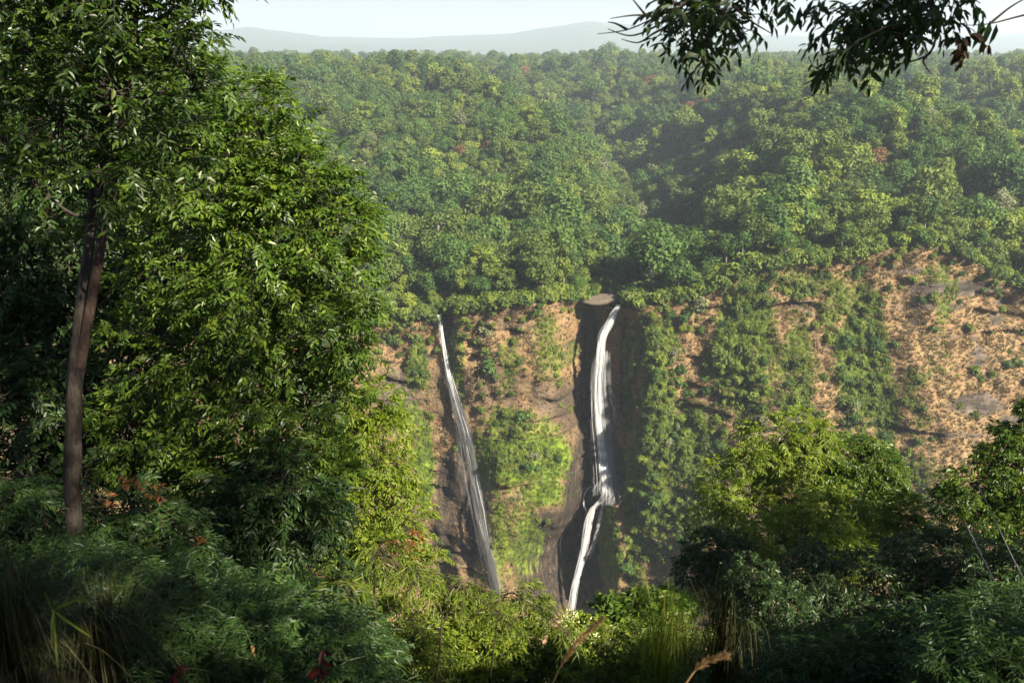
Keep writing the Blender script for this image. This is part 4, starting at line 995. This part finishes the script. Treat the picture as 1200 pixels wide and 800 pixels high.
MAIN = [[(1330, -200), (1200, -70), (1115, -5), (1100, 30), (1090, 62), (1060, 74), (1030, 77)], [(1115, -5), (1050, -25), (1010, 8), (980, 32), (966, 80), (957, 108), (935, 120)], [(966, 80), (955, 92), (940, 100)],
        [(1200, -70), (1000, -60), (900, -25), (860, 8), (830, 40), (822, 75)], [(900, -25), (840, -15), (800, 15), (788, 50)], [(860, 8), (880, 25), (905, 40)], [(1090, 62), (1082, 72), (1092, 88)], [(1260, 5), (1200, 18), (1160, 28), (1130, 30)],
        [(1095, 40), (1060, 30), (1010, 45), (985, 70)], [(1105, 15), (1040, 10), (1000, 30)],
        [(850, -20), (810, 2), (770, 20), (735, 35), (700, 40)], [(790, 12), (770, 30), (740, 42), (712, 34)], [(770, 20), (745, 18), (715, 22)], [(780, 32), (765, 40), (748, 50), (728, 46)], [(760, 22), (750, 10), (738, -5)], [(800, 8), (780, 0), (752, -12)], [(735, 35), (722, 28), (712, 26)], [(1160, 28), (1185, 8), (1210, -6)]]
for e in ((1330, -200), (1260, 5)):
    w = P(e[0], e[1], YO); c = bO + [-1.0, .05, 6.6 if e[1] < 0 else 4.6]; tube(bg, spline([c, (c + w) / 2 + [0, .3, .25], w], 14), np.linspace(.045, .015, 14), 7)
for i, m in enumerate(MAIN):
    q = spline(P([a for a, _ in m], [b_ for _, b_ in m], YO + .25 * math.sin(i * 2.1)), 22); tube(bg, q, np.linspace(.016 if i in (0, 3) else .009, .002, 22), 6)
LV = [((825, 28), (28, 18), 58), ((798, 10), (16, 10), 30), ((852, 18), (20, 14), 40), ((812, 56), (20, 14), 30), ((830, 78), (9, 8), 12), ((866, 36), (8, 12), 12), ((915, -2), (30, 5), 20), ((960, -4), (22, 5), 10),
      ((1005, 40), (24, 20), 56), ((988, 72), (16, 9), 26), ((1040, 14), (30, 14), 56), ((1055, 40), (22, 14), 36), ((1090, 4), (22, 8), 20), ((1020, 68), (18, 8), 16), ((1078, 24), (16, 10), 34), ((1104, 6), (14, 7), 24), ((1058, 56), (14, 8), 18), ((1140, 6), (18, 5), 12)]
for (c, sg, n) in LV:
    n = int(n * .62)
    pos = P(r.normal(c[0], sg[0] * .8, n), r.normal(c[1], sg[1] * .8, n) - 9, YO + r.normal(0, .3, n))
    sprays(g, tw, r, pos, unit(r.normal(size=(n, 3)) + [-.3, 0, -.5]), 6, .15, .078, .028, droop=.3, hang=.35)
for (px, py, ln) in ((1152, 22, .17), (1160, 24, .16), (1168, 28, .12), (938, 8, .12)):
    leaves(g, P(px, py, YO)[None], np.array([[-.12, 0, -1]]), np.array([[.3, -1, .1]]), ln, ln * .34, .1)
add("trunk", tg.make("overhang_trunk", M_bark1, bO, True), root); add("branch", bg.make("overhang_branches", M_bark2, bO, True), root)
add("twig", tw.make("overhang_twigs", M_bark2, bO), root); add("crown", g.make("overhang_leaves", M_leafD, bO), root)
g = Geo(); pos = P(r.normal(1130, 14, 9), r.normal(46, 6, 9), YO); sprays(g, None, r, pos, unit(r.normal(size=(9, 3)) + [0, 0, -.6]), 5, .08, .065, .035, hang=.8)
add("withered_leaves", g.make("withered_leaves", leaf_mat("withered_leaf", NL((.02, .013, .008), (.04, .024, .014), (.06, .036, .02), (.08, .05, .03))), bO), root)

# --- trees just outside the view that keep the near slope in shade
def shade_tree(label, x, y, H, R, seed):
    b = np.array([x, y, float(rimZ(x, y)) - .1]); r = np.random.default_rng(seed); root = thing("rim_tree", label, "tree", b)
    tg = Geo(); tube(tg, spline([b, b + [.1, .1, H * .5], b + [.3, 0, H * .9]], 20), np.linspace(.2, .07, 20), 10, rough=.2); add("trunk", tg.make("rim_trunk", M_bark1, b, True), root)
    g = Geo()
    for i in range(9):
        c = b + np.array([r.normal(0, .45) * R, r.normal(0, .45) * R, H * .72 + r.normal(0, .22) * R]); n = 170; u = unit(r.normal(size=(n, 3)))
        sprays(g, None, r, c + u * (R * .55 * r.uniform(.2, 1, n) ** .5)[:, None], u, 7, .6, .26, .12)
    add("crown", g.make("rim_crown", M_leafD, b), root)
shade_tree("leafy rim tree standing beyond the right photo edge above the dark bushes", 21.5, 12, 11.5, 4.4, 91)
shade_tree("leafy rim tree standing just behind the viewpoint", 4.2, -5.2, 8, 3.3, 95)
shade_tree("second leafy rim tree beyond the right photo edge, lower on the slope", 24, 8, 15, 4.8, 92)
shade_tree("leafy rim tree behind the overhanging tree", 14, -10, 11, 4.0, 93)
shade_tree("leafy rim tree on the near slope beyond the lower right corner", 15.5, 7.5, 11, 3.6, 94)

# --- cables across the gorge
def cable(label, pts_, r0):
    q = spline([P(a, b, Y) for a, b, Y in pts_], 60); o_ = q[0]
    g = Geo(); tube(g, q, r0, 6); add("cable", g.make("cable", M_wire, o_, True), None, o_, label, "cable", None)
M_wire = bark_mat("dark_wire", (.05, .05, .052), (.09, .09, .095), 3, .4)
cable("lower dark cable slanting down to the right photo edge", [(1235, 800, 8), (1197, 736, 9.5), (1165, 680, 12), (1133, 616, 18), (1090, 530, 45), (1040, 430, 235)], .014)
cable("thin cable rising across the tan slope above the lower cable", [(1235, 735, 12), (1190, 660, 15), (1148, 573, 25), (1123, 533, 48), (1068, 447, 238)], .016)
cable("faint upper cable crossing the bare slope toward the right photo edge", [(1300, 520, 20), (1200, 440, 36), (1165, 415, 80), (1120, 382, 262)], .018)
